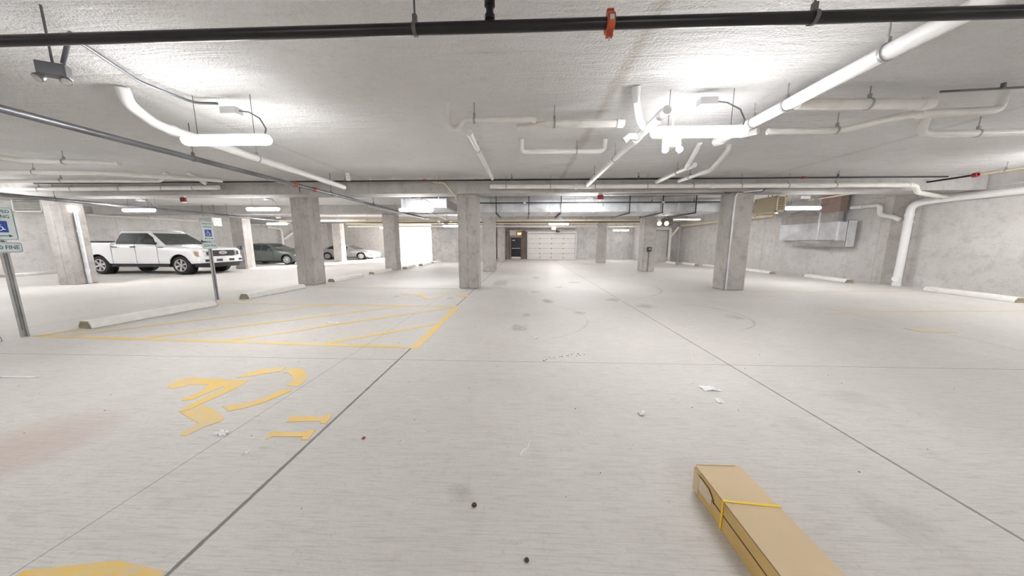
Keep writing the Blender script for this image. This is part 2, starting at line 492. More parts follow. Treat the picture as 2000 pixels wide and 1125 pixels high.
# end walls: behind the silver car, beside the exit, behind the roller door
wb = MB().box(-20.7, -12.6, YF, YF + .3, 0, ZC).box(-12.6, -7.45, YF, YF + .3, 2.75, ZC)
struct('wall_far_left', wb, M['wall'], 'grey end wall behind the silver car with the bright exit opening')
struct('wall_far_middle', MB().box(-7.45, -2.75, 24.2, 24.5, 0, ZC).box(-7.45, -7.15, 24.5, YF + .3, 0, ZC).box(-3.05, -2.75, 24.5, 28.4, 0, ZC),
       M['wall_far'], 'grey concrete wall right of the bright exit opening')
wfr = MB().box(-2.75, -1.28, 28.1, 28.4, 0, ZC).box(-1.28, -.26, 28.1, 28.4, 2.0, ZC).box(-.26, .26, 28.1, 28.4, 0, ZC)
wfr.box(.26, 4.72, 28.1, 28.4, 2.32, ZC).box(4.72, 10.1, 28.1, 28.4, 0, ZC)
struct('wall_far', wfr, M['wall_far'], 'stained grey end wall around the white garage door')
struct('wall_far_right', MB().box(9.8, 12.2, 23.9, 24.2, 0, ZC).box(9.8, 10.1, 24.2, 28.1, 0, ZC), M['wall'], 'short grey wall face at the end of the right wall')
struct('trim_1', MB().box(-2.72, -1.62, 28.0, 28.1, 0, 2.6).box(-.26, .1, 28.0, 28.1, 0, 2.6).box(.16, .3, 27.96, 28.1, 0, 2.45).box(-1.42, -1.34, 27.95, 28.1, 0, 2.5), M['brown'],
       'dark brown cladding beside the black door', 'cladding')
struct('trim_2', MB().box(10.95, 11.75, 23.78, 23.9, 0, ZC), M['column'], 'flat concrete pilaster behind the far white riser', 'pilaster')
py = 11.0
struct('trim_3', MB().prism([(wr(py) - .16, py, 0), (wr(py) + .1, py, 0), (wr(py + .6) + .1, py + .6, 0), (wr(py + .6) - .16, py + .6, 0)], (0, 0, ZC - .3)), M['column'],
       'flat concrete pilaster behind the big white riser', 'pilaster')

beams = [(9.65, 10.35, 'nearest grey concrete ceiling beam across the garage'), (15.95, 16.6, 'middle grey ceiling beam beyond the first columns'),
         (23.2, 23.85, 'far grey ceiling beam near the garage door')]
for y0, y1, lb in beams:
    struct('ceiling_beam', MB().box(wl(y1) + .02, wr(y1) - .02 if y1 < 23 else 12.0, y0, y1, ZB, ZC - .001), M['beam'], lb, 'beam', bevel=.012)

cols = [(-2.15, -1.5, 9.8, 10.38, 'grey concrete column at the centre, beside the yellow hatching'),
        (-8.1, -7.46, 10.4, 11.0, 'broad grey column behind the second wheel stop, left of centre'),
        (-16.75, -16.08, 10.1, 10.68, 'grey column with a shiny vertical pipe, hiding the truck bed'),
        (6.36, 7.0, 9.8, 10.4, 'large grey column right of the aisle with conduit on its face'),
        (-2.17, -1.53, 15.85, 16.45, 'grey column directly behind the central column'),
        (6.1, 6.74, 15.95, 16.55, 'grey column right of the aisle with a black outlet box'),
        (-7.66, -7.0, 16.3, 16.9, 'grey column left of the bright exit opening'),
        (-16.65, -15.95, 16.75, 17.3, 'grey column in front of the dark grey car, blue outlet box on it'),
        (-2.13, -1.55, 24.0, 24.15, 'distant grey column left of the black door'),
        (5.4, 6.0, 22.6, 23.15, 'distant grey column right of the white garage door'),
        (-15.0, -14.35, 23.3, 23.9, 'far column in front of the silver car, sunlit on one side')]
for i, (x0, x1, y0, y1, lb) in enumerate(cols):
    if i == 8: y0, y1 = 23.9, 24.5
    c = MB().box(x0, x1, y0, y1, 0, ZB + (.35 if i in (1, 2) else 0))
    co_ = struct('concrete_column', c, M['column'], lb, 'column', bevel=.025)
    if i in (0, 1, 2, 3, 5):
        ORG[co_] = Vector((0, 0, 0)); xs = x0 + (.33 if i in (1, 2) else .3 if i == 0 else .06); rs = random.Random(i); m = MB(); z = .02
        while z < ZB - .1:
            h_ = rs.uniform(.1, .4); xo = rs.uniform(-.004, .004)
            m.box(xs + xo, xs + xo + rs.uniform(.004, .011), y0 - .0015, y0 + .002, z, min(z + h_, ZB - .05)); z += h_ + (0 if i else rs.uniform(0, .2))
        part('form_seam', m, M['seam_grey'], co_)

# outside, beyond the exit
struct('ground_outside', MB().box(-60, 20, 31.31, 90, -.3, -.01), M['outside'], 'sunlit pavement outside the exit')
lp = thing('lamp_post', (-14.6, 42, -.01), 'dark lamp post standing outside in the glare of the exit', 'lamp post')
part('pole', MB().tube([(-14.6, 42, .5), (-14.6, 42, 4.4)], .07, 12), M['dark'], lp)
part('base', MB().lathe([(.32, -.01), (.3, .2), (.2, .4), (.15, .75), (.09, 1.3)], (-14.6, 42, 0), 'z', 16), M['dark'], lp)
part('lantern', MB().lathe([(.08, 4.4), (.2, 4.5), (.24, 4.9), (.05, 5.1)], (-14.6, 42, 0), 'z', 12), M['white'], lp)

# ------------------------------------------------------------------ doors
d1 = tagit(bpy.data.objects.new('door_1', None), 'wide white sectional garage door in the end wall', 'garage door', kind='structure')
COL.objects.link(d1); d1.location = (2.5, 28.05, 0); ORG[d1] = Vector(d1.location)
for k in range(5):
    z0 = .06 + k * .452
    p = MB()
    p.box(.34, 4.62, 28.0, 28.05, z0 + .008, z0 + .444)
    p.box(.34, 4.62, 27.985, 28.0, z0 + .16, z0 + .29)
    part('door_panel', p, M['door_panel'], d1, bevel=.006)
part('door_light_block', MB().box(.27, 4.71, 28.06, 28.3, .0, 2.36), M['grey_pipe'], d1)  # added behind the panels to block daylight leaking through their gaps
h = MB()
for k in range(5):
    for xx in (1.42, 2.48, 3.55): h.box(xx - .035, xx + .035, 27.965, 27.985, .06 + k * .452 - .05 if k else .1, .06 + k * .452 + .05 if k else .2)
parts('hinge', h, M['grey_pipe'], d1)
part('bottom_seal', MB().box(.28, 4.7, 27.97, 28.05, .0, .06), M['white'], d1)
t = MB().box(.26, .33, 27.9, 28.05, 0, 2.42).box(4.63, 4.74, 27.9, 28.05, 0, 2.42)
parts('track', t, M['steel'], d1)
part('header_hood', MB().box(.3, 4.72, 27.75, 28.05, 2.34, 2.52), M['white'], d1, bevel=.02)
op = thing('door_opener', (2.95, 27.3, 2.5), 'small dark motor unit above the white garage door', 'door opener')
part('motor_housing', MB().box(2.8, 3.1, 27.1, 27.5, 2.42, 2.6), M['dark'], op, bevel=.03)
part('drive_rail', MB().box(2.92, 2.98, 24.9, 27.1, 2.5, 2.55), M['steel'], op)
parts('support', MB().box(2.8, 2.82, 27.3, 27.33, 2.6, ZC).box(3.08, 3.1, 27.3, 27.33, 2.6, ZC), M['wire'], op)

d2 = tagit(bpy.data.objects.new('door_2', None), 'black exit door with a push bar left of the garage door', 'door', kind='structure')
COL.objects.link(d2); d2.location = (-.77, 28.1, 0); ORG[d2] = Vector(d2.location)
part('door_leaf', MB().box(-1.22, -.32, 28.12, 28.18, .04, 1.94), M['black'], d2, bevel=.006)
part('door_light_block', MB().box(-1.27, -.27, 28.2, 28.38, 0, 1.99), M['dark'], d2)  # added behind the leaf to keep outside light from leaking in
part('door_frame', MB().box(-1.28, -1.22, 28.06, 28.2, 0, 2.0).box(-.32, -.26, 28.06, 28.2, 0, 2.0).box(-1.28, -.26, 28.06, 28.2, 1.94, 2.0), M['frame_brown'], d2)
pb = MB().beam((-1.14, 28.06, .98), (-.4, 28.06, .98), .05, .05).box(-1.15, -1.1, 28.06, 28.12, .94, 1.02).box(-.44, -.39, 28.06, 28.12, .94, 1.02)
part('push_bar', pb, M['chrome'], d2)
part('threshold_glow', MB().box(-1.2, -.34, 28.1, 28.12, .02, .2), M['white'], d2)  # white strip stands in for the glow of light under the door
part('name_plate', MB().box(-1.12, -.86, 28.11, 28.12, 1.68, 1.76), M['white'], d2)
bx = thing('control_box', (-1.05, 27.95, 2.43), 'cream square electrical box above and left of the black door', 'electrical box')
part('box_body', MB().box(-1.36, -.8, 27.75, 28.1, 2.16, 2.62), M['white'], bx, bevel=.02)
part('box_cover', MB().box(-1.33, -.83, 27.735, 27.75, 2.19, 2.59), M['pvc'], bx, bevel=.01)

vx = -20.75
lv = thing('wall_louver', (wl(29.6), 29.6, 0), 'grey louvered door in the corner behind the silver car', 'louver')
lvf = MB()
def wpt(y, z, d=0.): return (wl(y) + d, y, z)
lvf.prism([wpt(28.9, .2), wpt(30.3, .2), wpt(30.3, 2.0), wpt(28.9, 2.0)], (.06, 0, 0))
part('louver_frame', lvf, M['duct'], lv)
sl = MB()
for k in range(12):
    z = .3 + k * .135
    sl.prism([wpt(29.0, z, .06), wpt(30.2, z, .06), wpt(30.2, z + .08, .06), wpt(29.0, z + .08, .06)], (.04, 0, 0))
part('louver_slats', sl, M['steel'], lv)

# ------------------------------------------------------------------ painted markings (part of the floor)
LAYER = [0]
def flat(mb, poly, z=.0016):
    LAYER[0] += 1; z += .00012 * LAYER[0]          # coats lie over one another
    return mb.prism([(x, y, .0005) for x, y in poly], (0, 0, z))
def stripe(mb, a, b, w):
    a, b = Vector(a), Vector(b); d = (b - a).normalized(); n = Vector((-d.y, d.x)) * w / 2
    return flat(mb, [a - n, b - n, b + n, a + n])
hz = MB(); stripe(hz, (-7.93, 4.42), (-1.52, 4.13), .1); stripe(hz, (-7.6, 7.14), (-1.54, 6.95), .09)
struct('floor_marking', hz, M['yellow_faded'], 'two long yellow border lines of the hatched access aisle', 'parking line')
hb = MB(); stripe(hb, (-1.575, 4.1), (-1.575, 6.97), .13)
struct('floor_marking', hb, M['yellow'], 'bold yellow bar closing the hatched aisle along the joint', 'parking line')
hd = MB()
for a, b in (((-2.98, 4.24), (-1.6, 5.45)), ((-4.55, 4.33), (-1.65, 6.9)), ((-6.0, 4.4), (-2.8, 7.03)), ((-7.45, 4.45), (-4.8, 7.07))): stripe(hd, a, b, .1)
stripe(hd, (-7.86, 4.45), (-7.55, 7.1), .09)
struct('floor_marking', hd, M['yellow_faded'], 'slanted yellow hatch stripes between the wheel stop and joint', 'parking line')
A = [(-3.72, 2.81), (-3.79, 2.9), (-3.78, 3.02), (-3.72, 3.07), (-3.6, 3.04), (-3.01, 3.0), (-2.99, 2.88), (-3.0, 2.69), (-3.02, 2.55), (-3.03, 2.42), (-3.08, 2.38), (-3.11, 2.4), (-3.12, 2.53), (-3.12, 2.66), (-3.11, 2.83), (-3.16, 2.86), (-3.18, 2.73), (-3.19, 2.59), (-3.27, 2.57), (-3.31, 2.6), (-3.29, 2.72), (-3.31, 2.81), (-3.35, 2.89), (-3.56, 2.89), (-3.58, 2.84), (-3.64, 2.8)]
B_ = [(-3.05, 2.37), (-2.98, 2.5), (-2.78, 2.42), (-2.58, 2.31), (-2.56, 2.26), (-2.62, 2.18), (-2.64, 2.06), (-2.69, 2.06), (-2.74, 2.11), (-2.71, 2.22), (-2.92, 2.31)]
C_ = [(-3.23, 3.08), (-3.19, 3.22), (-3.1, 3.32), (-2.89, 3.38), (-2.86, 3.25), (-3.0, 3.18), (-3.09, 3.11), (-3.2, 3.07)]
D_ = [(-2.81, 3.23), (-2.8, 3.34), (-2.68, 3.34), (-2.5, 3.2), (-2.4, 3.04), (-2.37, 2.9), (-2.5, 2.9), (-2.53, 3.02), (-2.62, 3.13), (-2.73, 3.21)]
E_ = [(-2.79, 2.49), (-2.71, 2.51), (-2.59, 2.58), (-2.52, 2.67), (-2.5, 2.81), (-2.4, 2.84), (-2.37, 2.79), (-2.41, 2.69), (-2.46, 2.57), (-2.54, 2.47), (-2.65, 2.41)]
F_ = [(-2.03, 2.37), (-1.75, 2.35), (-1.73, 2.39), (-1.68, 2.39), (-1.65, 2.26), (-1.7, 2.26), (-1.72, 2.3), (-2.0, 2.27)]
G_ = [(-2.03, 2.14), (-1.75, 2.14), (-1.72, 2.17), (-1.68, 2.18), (-1.65, 2.05), (-1.71, 2.05), (-1.72, 2.09), (-1.96, 2.08), (-1.97, 2.05), (-1.99, 2.05)]
wm = MB()
for pl in (A, B_, C_, D_, E_): flat(wm, pl)
struct('floor_marking', wm, M['yellow'], 'large stencilled yellow wheelchair symbol on the near left floor', 'wheelchair symbol')
bm_ = MB(); flat(bm_, F_); flat(bm_, G_)
struct('floor_marking', bm_, M['yellow'], 'two short yellow stencil bars beside the long joint', 'stencil mark')
nb = MB(); flat(nb, [(-2.28, .86), (-1.66, .86), (-1.64, 1.115), (-1.93, 1.15), (-2.3, 1.09)])
struct('floor_marking', nb, M['yellow'], 'broad yellow bar at the bottom edge of the view', 'stencil mark')
sm = MB()
for pl in ([(-3.68, 8.79), (-3.16, 8.6), (-2.93, 8.77), (-2.84, 8.51), (-2.88, 8.3), (-3.09, 8.34), (-3.16, 8.55), (-3.58, 8.58)],
           [(-2.97, 8.35), (-2.87, 8.27), (-2.64, 7.98), (-2.47, 8.1), (-2.43, 7.99), (-2.51, 7.79), (-2.67, 7.89)],
           [(-2.48, 8.12), (-2.34, 8.53), (-2.48, 8.84), (-2.4, 8.9), (-2.28, 8.53), (-2.41, 8.03)],
           [(-1.95, 8.39), (-1.93, 8.6), (-1.57, 8.51), (-1.57, 8.21)]): flat(sm, pl)
struct('floor_marking', sm, M['yellow_faded'], 'worn yellow wheelchair symbol in front of the central column', 'wheelchair symbol')
fl = MB(); stripe(fl, (-7.45, 9.9), (-2.2, 9.78), .09)
struct('floor_marking', fl, M['yellow_pale'], 'faint yellow stall line running up to the central column', 'parking line')
fr = MB(); stripe(fr, (6.6, 6.72), (13.2, 7.25), .1); stripe(fr, (7.1, 9.55), (12.3, 9.9), .09)
struct('floor_marking', fr, M['yellow_pale'], 'faint yellow stall lines in front of the right wall', 'parking line')
fs_ = MB(); flat(fs_, [(6.35, 8.15), (6.85, 8.15), (6.85, 8.42), (6.35, 8.42)]); flat(fs_, [(6.72, 5.22), (7.3, 5.22), (7.3, 5.46), (6.72, 5.46)])
struct('floor_marking', fs_, M['yellow_pale'], 'faded yellow stencil patches right of the aisle', 'stencil mark')

# ------------------------------------------------------------------ wheel stops
def make_stop():
    r = thing('wheel_stop', (0, 0, 0), 'x', 'wheel stop', 'concrete wheel stops at the ends of the stalls')
    L, hh, w = 2.05, .135, .15
    def sec(y, k): return [(-w * k, y, 0), (w * k, y, 0), (w * k, y, .05), (w * .62 * k, y, hh * (.5 + .5 * k)), (-w * .62 * k, y, hh * (.5 + .5 * k)), (-w * k, y, .05)]
    part('block', MB().loft([sec(-L / 2 + .03, .95), sec(-L / 2 + .06, 1), sec(L / 2 - .06, 1), sec(L / 2 - .03, .95)]), M['stop'], r, bevel=.012)
    e = MB()
    for sgn in (-1, 1): e.loft([sec(sgn * (L / 2 - .029), .93), sec(sgn * (L / 2 - .024), .9)])
    parts('bare_end', e, M['stop_end'], r, label='bare brown concrete end')
    return r
stops = [(-7.62, 5.84, .12, 'pale wheel stop beside the access aisle, the longest in view'),
         (-7.5, 8.72, .06, 'pale wheel stop just in front of the broad left column'),
         (-7.35, 12.2, .06, 'pale wheel stop third along the left row, past the column'),
         (-7.25, 15.0, 0, 'pale wheel stop fourth along the left row'),
         (-6.95, 18.0, -.1, 'far wheel stop just past the column by the exit'),
         (-6.75, 20.4, 0, 'far wheel stop before the wall right of the exit'),
         (-6.75, 22.8, 0, 'farthest wheel stop of the left row, against the wall'),
         (-8.2, 3.15, .05, 'wheel stop cut by the left edge beside the sign post'),
         (12.62, 8.95, .12, 'nearest wheel stop of the right row, below the right wall'),
         (12.35, 12.75, .12, 'wheel stop below the big metal duct box'),
         (12.0, 15.9, .1, 'wheel stop beside the large right column'),
         (11.6, 19.1, .1, 'wheel stop just left of the large right column'),
         (11.25, 21.0, .1, 'wheel stop with a dark end, near the far white riser'),
         (10.7, 22.35, .12, 'wheel stop at the foot of the far white riser'),
         (-22.9, 13.1, -.22, 'wheel stop along the far left wall behind the grey column')]
proto = make_stop()
for i, (x, y, a, lb) in enumerate(stops):
    o = proto if i == 0 else dup(proto, (0, 0, 0))
    o.location = (x, y, 0); o.rotation_euler = (0, 0, -a if x > 0 else -a); o['label'] = lb

# ------------------------------------------------------------------ parking signs
def stroke(mb, pts, w, m, th=.002):
    for i in range(len(pts) - 1):
        a, b = Vector(pts[i]), Vector(pts[i + 1]); d = (b - a).normalized(); n = Vector((-d.y, d.x)) * w / 2
        a = a - d * w * .3; b = b + d * w * .3
        mb.prism([m @ Vector((q.x, q.y, 0)) for q in (a - n, b - n, b + n, a + n)], (m.to_3x3() @ Vector((0, 0, th))))
def disc(mb, c, r, m, th=.002, n=14):
    mb.prism([m @ Vector((c[0] + r * math.cos(2 * PI * k / n), c[1] + r * math.sin(2 * PI * k / n), 0)) for k in range(n)], m.to_3x3() @ Vector((0, 0, th)))
def rrect(cx, cy, w, h, r, n=4):
    out = []
    for (sx, sy, a0) in ((1, 1, 0), (-1, 1, 90), (-1, -1, 180), (1, -1, 270)):
        for k in range(n + 1):
            a = math.radians(a0 + 90 * k / n)
            out.append((cx + sx * (w / 2 - r) + r * math.cos(a), cy + sy * (h / 2 - r) + r * math.sin(a)))
    return out
def frame_mb(mb, o, i, m, th):
    n = len(o)
    vs = [m @ Vector((p[0], p[1], 0)) for p in o] + [m @ Vector((p[0], p[1], 0)) for p in i] + [m @ Vector((p[0], p[1], th)) for p in o] + [m @ Vector((p[0], p[1], th)) for p in i]
    fs = []
    for k in range(n):
        j = (k + 1) % n
        fs += [(k, j, n + j, n + k), (2 * n + k, 3 * n + k, 3 * n + j, 2 * n + j), (k, 2 * n + k, 2 * n + j, j), (n + k, n + j, 3 * n + j, 3 * n + k)]
    mb.add(vs, fs)
def make_sign():
    r = thing('parking_sign', (0, 0, 0), 'x', 'parking sign', 'reserved parking signs on steel posts')
    # face looks along +X; u = +Y, v = +Z
    def fm(w): return Matrix(((0, 0, 1, w), (1, 0, 0, 0), (0, 1, 0, 0), (0, 0, 0, 1)))
    po = MB().box(-.032, -.022, -.03, .03, 0, 2.0).box(-.022, .004, -.03, -.022, 0, 2.0).box(-.022, .004, .022, .03, 0, 2.0)
    po.box(-.004, .004, -.045, -.03, 0, 2.0).box(-.004, .004, .03, .045, 0, 2.0)
    p = part('post', po, M['post'], r)
    hl = MB()
    for k in range(52): hl.cbox((-.0215, 0, .12 + k * .026), (.002, .013, .012))
    part('punched_holes', hl, M['dark'], p)
    W, Hh, vc = .335, .51, 1.79
    pn = part('sign_panel', MB().prism([fm(.006) @ Vector((a, b, 0)) for a, b in rrect(0, vc, W, Hh, .03)], (.004, 0, 0)), M['sign_white'], r)
    bd = MB(); frame_mb(bd, rrect(0, vc, W - .022, Hh - .022, .022), rrect(0, vc, W - .034, Hh - .034, .017), fm(.0101), .0012)
    text_mb('RESERVED', .066, .0006, fm(.011) @ Matrix.Translation((0, vc + .185, 0)) @ Matrix.Scale(.86, 4, (1, 0, 0)), bd, bold=.0012)
    text_mb('PARKING', .066, .0006, fm(.011) @ Matrix.Translation((0, vc + .108, 0)) @ Matrix.Scale(.86, 4, (1, 0, 0)), bd, bold=.0012)
    stroke(bd, [(-.085, vc - .185), (.085, vc - .185)], .014, fm(.0101), .0012)
    for sg in (-1, 1): bd.prism([fm(.0101) @ Vector((sg * a, vc - .185 + b, 0)) for a, b in ((.115, 0), (.075, .024), (.075, -.024))], (.0012, 0, 0))
    part('lettering', bd, M['sign_green'], pn)
    part('blue_square', MB().prism([fm(.0101) @ Vector((a, b, 0)) for a, b in rrect(0, vc - .045, .165, .175, .008)], (.0014, 0, 0)), M['sign_blue'], pn)
    wc = MB(); mm = fm(.0116) @ Matrix.Translation((0, vc - .045, 0)) @ Matrix.Scale(.165, 4)
    disc(wc, (-.06, .36), .065, mm)
    stroke(wc, [(-.05, .27), (-.03, -.02), (.17, -.02), (.25, -.27), (.33, -.25)], .065, mm)
    stroke(wc, [(-.04, .14), (.13, .14)], .05, mm)
    arc = [(-.03 + .235 * math.cos(math.radians(a)), -.13 + .235 * math.sin(math.radians(a))) for a in range(118, 345, 16)]
    stroke(wc, arc, .055, mm)
    part('wheelchair_symbol', wc, M['white'], pn)
    fp = part('fine_plate', MB().prism([fm(.006) @ Vector((a, b, 0)) for a, b in rrect(0, 1.425, .365, .165, .035)], (.004, 0, 0)), M['sign_white'], r)
    fl2 = MB(); frame_mb(fl2, rrect(0, 1.425, .345, .145, .028), rrect(0, 1.425, .333, .133, .024), fm(.0101), .0012)
    text_mb('$250 FINE', .085, .0006, fm(.011) @ Matrix.Translation((0, 1.425, 0)) @ Matrix.Scale(.80, 4, (1, 0, 0)), fl2, bold=.0014)
    part('lettering', fl2, M['sign_green'], fp)
    bo = MB()
    for z in (2.0, 1.575, 1.425): bo.lathe([(.009, .006), (.009, .014), (.005, .016)], (0.0, 0, z), 'x', 8)
    parts('bolt', bo, M['steel'], r)
    return r
sg = make_sign()
sg.location = (-8.13, 7.55, 0); sg['label'] = 'reserved parking sign in front of the white pickup truck'
s2 = dup(sg, (-8.05, 4.38, 0), 'reserved parking sign cut off by the left edge of the view')

# ------------------------------------------------------------------ ceiling lights
def make_light():
    r = thing('ceiling_light', (0, 0, 0), 'x', 'ceiling light', 'hanging strip lights')
    def cap(hl, hw, z0, z1, z2):
        pts = []
        for (zz, k) in ((z0, .55), (z0 + .02, .85), (z1, 1.), (z2, .8)):
            ring = []
            for j in range(20):
                a = 2 * PI * j / 20
                cx = (hl - hw) if math.cos(a) > 0 else -(hl - hw)
                ring.append((cx + hw * k * math.cos(a), hw * k * math.sin(a), zz))
            pts.append(ring)
        return MB().loft(pts)
    part('lens', cap(.62, .082, -.075, -.012, .022), M['lamp'], r)
    hs = MB()
    hs.loft([[((.62 - .084 if math.cos(2 * PI * j / 20) > 0 else -(.62 - .084)) + .066 * k_ * math.cos(2 * PI * j / 20), .066 * k_ * math.sin(2 * PI * j / 20), zz) for j in range(20)] for zz, k_ in ((.018, 1.), (.035, 1.), (.05, .6))])
    part('housing', hs, M['white'], r)
    w = MB()
    for x in (-.4, .4): w.tube([(x, 0, .05), (x, 0, .62)], .004, 6)
    parts('hanging_wire', w, M['wire'], r)
    part('feed_cable', MB().tube([(.55, 0, .05), (.57, .0, .12), (.5, .0, .25), (.34, .02, .34), (.2, .03, .36)], .009, 8), M['grey_pipe'], r)
    part('junction_box', MB().box(-.02, .2, -.03, .09, .31, .4), M['lamp_house'], r, bevel=.006)
    return r
lights = [(-4.06, 4.2, 2.9, 'large bright strip light over the access aisle'),
          (2.27, 4.3, 2.95, 'large bright strip light beside the thick white drain pipe'),
          (-14.4, 11.0, 2.72, 'bright strip light above the bed of the white truck'),
          (-9.6, 11.0, 2.74, 'bright strip light left of the broad left column'),
          (-3.88, 10.95, 2.68, 'strip light in front of the short duct left of the central column'),
          (2.12, 10.75, 2.66, 'strip light in front of the long duct over the aisle'),
          (9.75, 11.3, 2.72, 'strip light beside the tan unit heater near the right wall'),
          (2.15, 19.5, 2.68, 'strip light hanging beyond the duct, over the far aisle'),
          (7.75, 25.0, 2.5, 'small distant strip light right of the far column'),
          (-5.0, 21.0, 2.65, 'strip light just left of the central column top, far off'),
          (-14.6, 17.6, 2.62, 'distant strip light left of the broad left column, above the grey car'),
          (2.12, 15.0, 3.15, 'unseen strip light added behind the long duct'),  # this and the next four are added, hidden from view, to even the brightness
          (9.4, 16.95, 3.24, 'unseen strip light added behind the middle beam, beyond the tan unit heater'),
          (2.5, 24.5, 3.25, 'unseen strip light added behind the far beam to brighten the garage door'),
          (-11.0, 16.95, 3.24, 'unseen strip light added behind the middle beam, left of centre'),
          (-19.3, 16.95, 3.24, 'unseen strip light added behind the middle beam, above the truck cab'),
          (-11.6, 25.5, 2.75, 'far strip light over the silver car, behind the left column')]
proto = make_light()
for i, (x, y, z, lb) in enumerate(lights):
    o = proto if i == 0 else dup(proto, (0, 0, 0))
    o.location = (x, y, z); o['label'] = lb
# unseen lights added outside the frame to brighten walls and floor
for k, (x, y) in enumerate([(-11.5, 3.4), (9.6, 3.2), (-4.0, -2.6), (2.3, -2.6), (-11, -3.), (9, -3.), (-17.5, 4.5), (-16.8, 8.2), (-21.3, 9.4), (-22.7, 11.4), (11.9, 6.9), (11.6, 2.2)]):
    o = dup(proto, (x, y, 2.9)); o['label'] = 'unseen strip light added beyond the edge of the view'

# ------------------------------------------------------------------ pipes
def hanger(p, r, ztop, horiz=(1, 0, 0)):
    """rod with a clevis ring round the pipe at p"""
    m = MB()
    m.ring(p, horiz, r + .002, .028, .006, 18)
    m.tube([(p[0], p[1], p[2] + r), (p[0], p[1], ztop)], .007, 6)
    m.cbox((p[0], p[1], p[2] + r + .03), (.03, .03, .05))
    return m
def pipe(name, label, cat, pts, r, mat, hang=(), ztop=ZC, ax=(1, 0, 0), bend=None, coup=(), cmat=None, group=None, extra=(), hmat=None):
    t = thing(name, pts[0], label, cat, group)
    part('pipe_run', MB().tube(pts, r, 18, bend=bend), mat, t)
    hmat = hmat or (M['rod'] if mat in (M['pvc'], M['pvc_white'], M['cream']) else M['wire'])
    for p in hang: part('hanger', hanger(p, r, ztop, ax), hmat, t)
    for c in coup:
        p, a = c[0], c[1]
        part('coupling', MB().ring(p, a, r - .002, .09, .014, 18), cmat or mat, t)
    for (nm, mb, mt) in extra: part(nm, mb, mt, t)
    return t
X_, Y_ = (1, 0, 0), (0, 1, 0)
# front sprinkler main
yq, zq = 2.44, 3.05
cp = MB().ring((.6, yq, zq), X_, .036, .055, .03, 20).cbox((.6, yq, zq + .075), (.05, .035, .03)).cbox((.6, yq, zq - .075), (.05, .035, .03))
cb = MB().cbox((.6, yq - .068, zq), (.03, .006, .03)).tube([(.6, yq, zq - .08), (.6, yq, zq - .115)], .006, 6)
t = pipe('sprinkler_main', 'thick black steel sprinkler pipe crossing the top of the view', 'sprinkler pipe', [(-11, yq, zq), (11.5, yq, zq)], .038, M['black_pipe'],
         [(-.81, yq, zq), (2.0, yq, zq), (5.2, yq, zq)])
c1 = part('grooved_coupling', cp, M['orange'], t, label='orange-red grooved coupling', bevel=.006); part('bolt', cb, M['steel'], c1)
part('branch_riser', MB().tube([(-.26, yq, zq), (-.26, yq, ZC)], .026, 12), M['black_pipe'], t)
part('union_fitting', MB().ring((-.26, yq, zq + .16), (0, 0, 1), .024, .05, .014, 14).ring((-.26, yq, zq + .06), (0, 0, 1), .024, .03, .012, 14), M['black_pipe'], t)
# main along the left stalls
t = pipe('sprinkler_main', 'dark steel sprinkler pipe running away above the left wheel stops', 'sprinkler pipe', [(-5.55, -2, 2.92), (-5.55, 22.0, 2.84)], .042, M['grey_pipe'],
         [(-5.55, y, 2.92 - (y + 2) * .0032) for y in (1.0, 5.1, 8.75, 11.2, 14.5)], ax=Y_)
for y in (7.35, 8.05): part('grooved_coupling', MB().ring((-5.55, y, 2.892), Y_, .04, .055, .024, 16), M['orange'], t, label='orange-red grooved coupling')
part('drop_nipple', MB().tube([(-5.55, 7.5, 2.89), (-5.55, 7.5, 2.72)], .012, 8), M['black_pipe'], t)
pipe('sprinkler_main', 'grey steel pipe running past the far left column with the shiny riser', 'sprinkler pipe', [(-15.2, 2, 2.9), (-15.2, 19.5, 2.86)], .058, M['grey_pipe'],
     [(-15.2, y, 2.9 - (y - 2) * .0023) for y in (7.7, 9.48, 12.2, 15.2)], ax=Y_)
# thin black line in front of the first beam
bl = [-11.1, -5.25, -.37, 3.2, 8.6]
pipe('sprinkler_branch', 'thin black sprinkler line along the face of the nearest beam', 'sprinkler pipe', [(-15, 9.0, 3.29), (11.45, 9.0, 3.27)], .021, M['black_pipe'],
     [(x, 9.0, 3.283) for x in bl], coup=[((-2.9, 9.0, 3.283), X_), ((7.7, 9.0, 3.275), X_)], cmat=M['red'])
# white line under it
wx = [-.55, .75, 2.05, 3.55, 4.85, 6.2, 7.5, 8.8]
pipe('drain_pipe', 'long white drain pipe along the nearest beam, bending to the right wall', 'drain pipe', [(-1.03, 9.25, 3.14), (10.95, 9.25, 3.1), (11.2, 9.38, 2.92), (12.75, 10.1, 2.9), (13.07, 10.22, 2.9)], .062, M['pvc'],
     [(x, 9.25, 3.138 - (x + 1) * .0036) for x in wx], coup=[((1.5, 9.25, 3.13), X_), ((5.4, 9.25, 3.117), X_), ((10.8, 9.25, 3.1), X_)], bend=.12)
pipe('drain_pipe', 'white drain pipe along the nearest beam, far left part', 'drain pipe', [(-16.5, 9.25, 3.16), (-9.4, 9.25, 3.18)], .062, M['pvc'],
     [(x, 9.25, 3.165) for x in (-15.3, -14.2, -12.6, -11.2, -10.2)])
pipe('conduit_line', 'thin white line along the beam left of the central column', 'conduit', [(-7.3, 9.2, 3.33), (-1.2, 9.2, 3.33)], .03, M['pvc'],
     [(x, 9.2, 3.33) for x in (-6.6, -5.2, -4.6, -3.9, -2.6)], hmat=M['pvc'])
pipe('conduit_line', 'slanting white conduit at the top of the central column', 'conduit', [(-2.78, 9.35, 3.44), (-2.75, 9.35, 3.3), (-2.45, 9.42, 3.3), (-2.2, 9.6, 2.98), (-2.2, 10.0, 2.9)], .02, M['cream'], [(-2.62, 9.38, 3.3)], bend=.05)
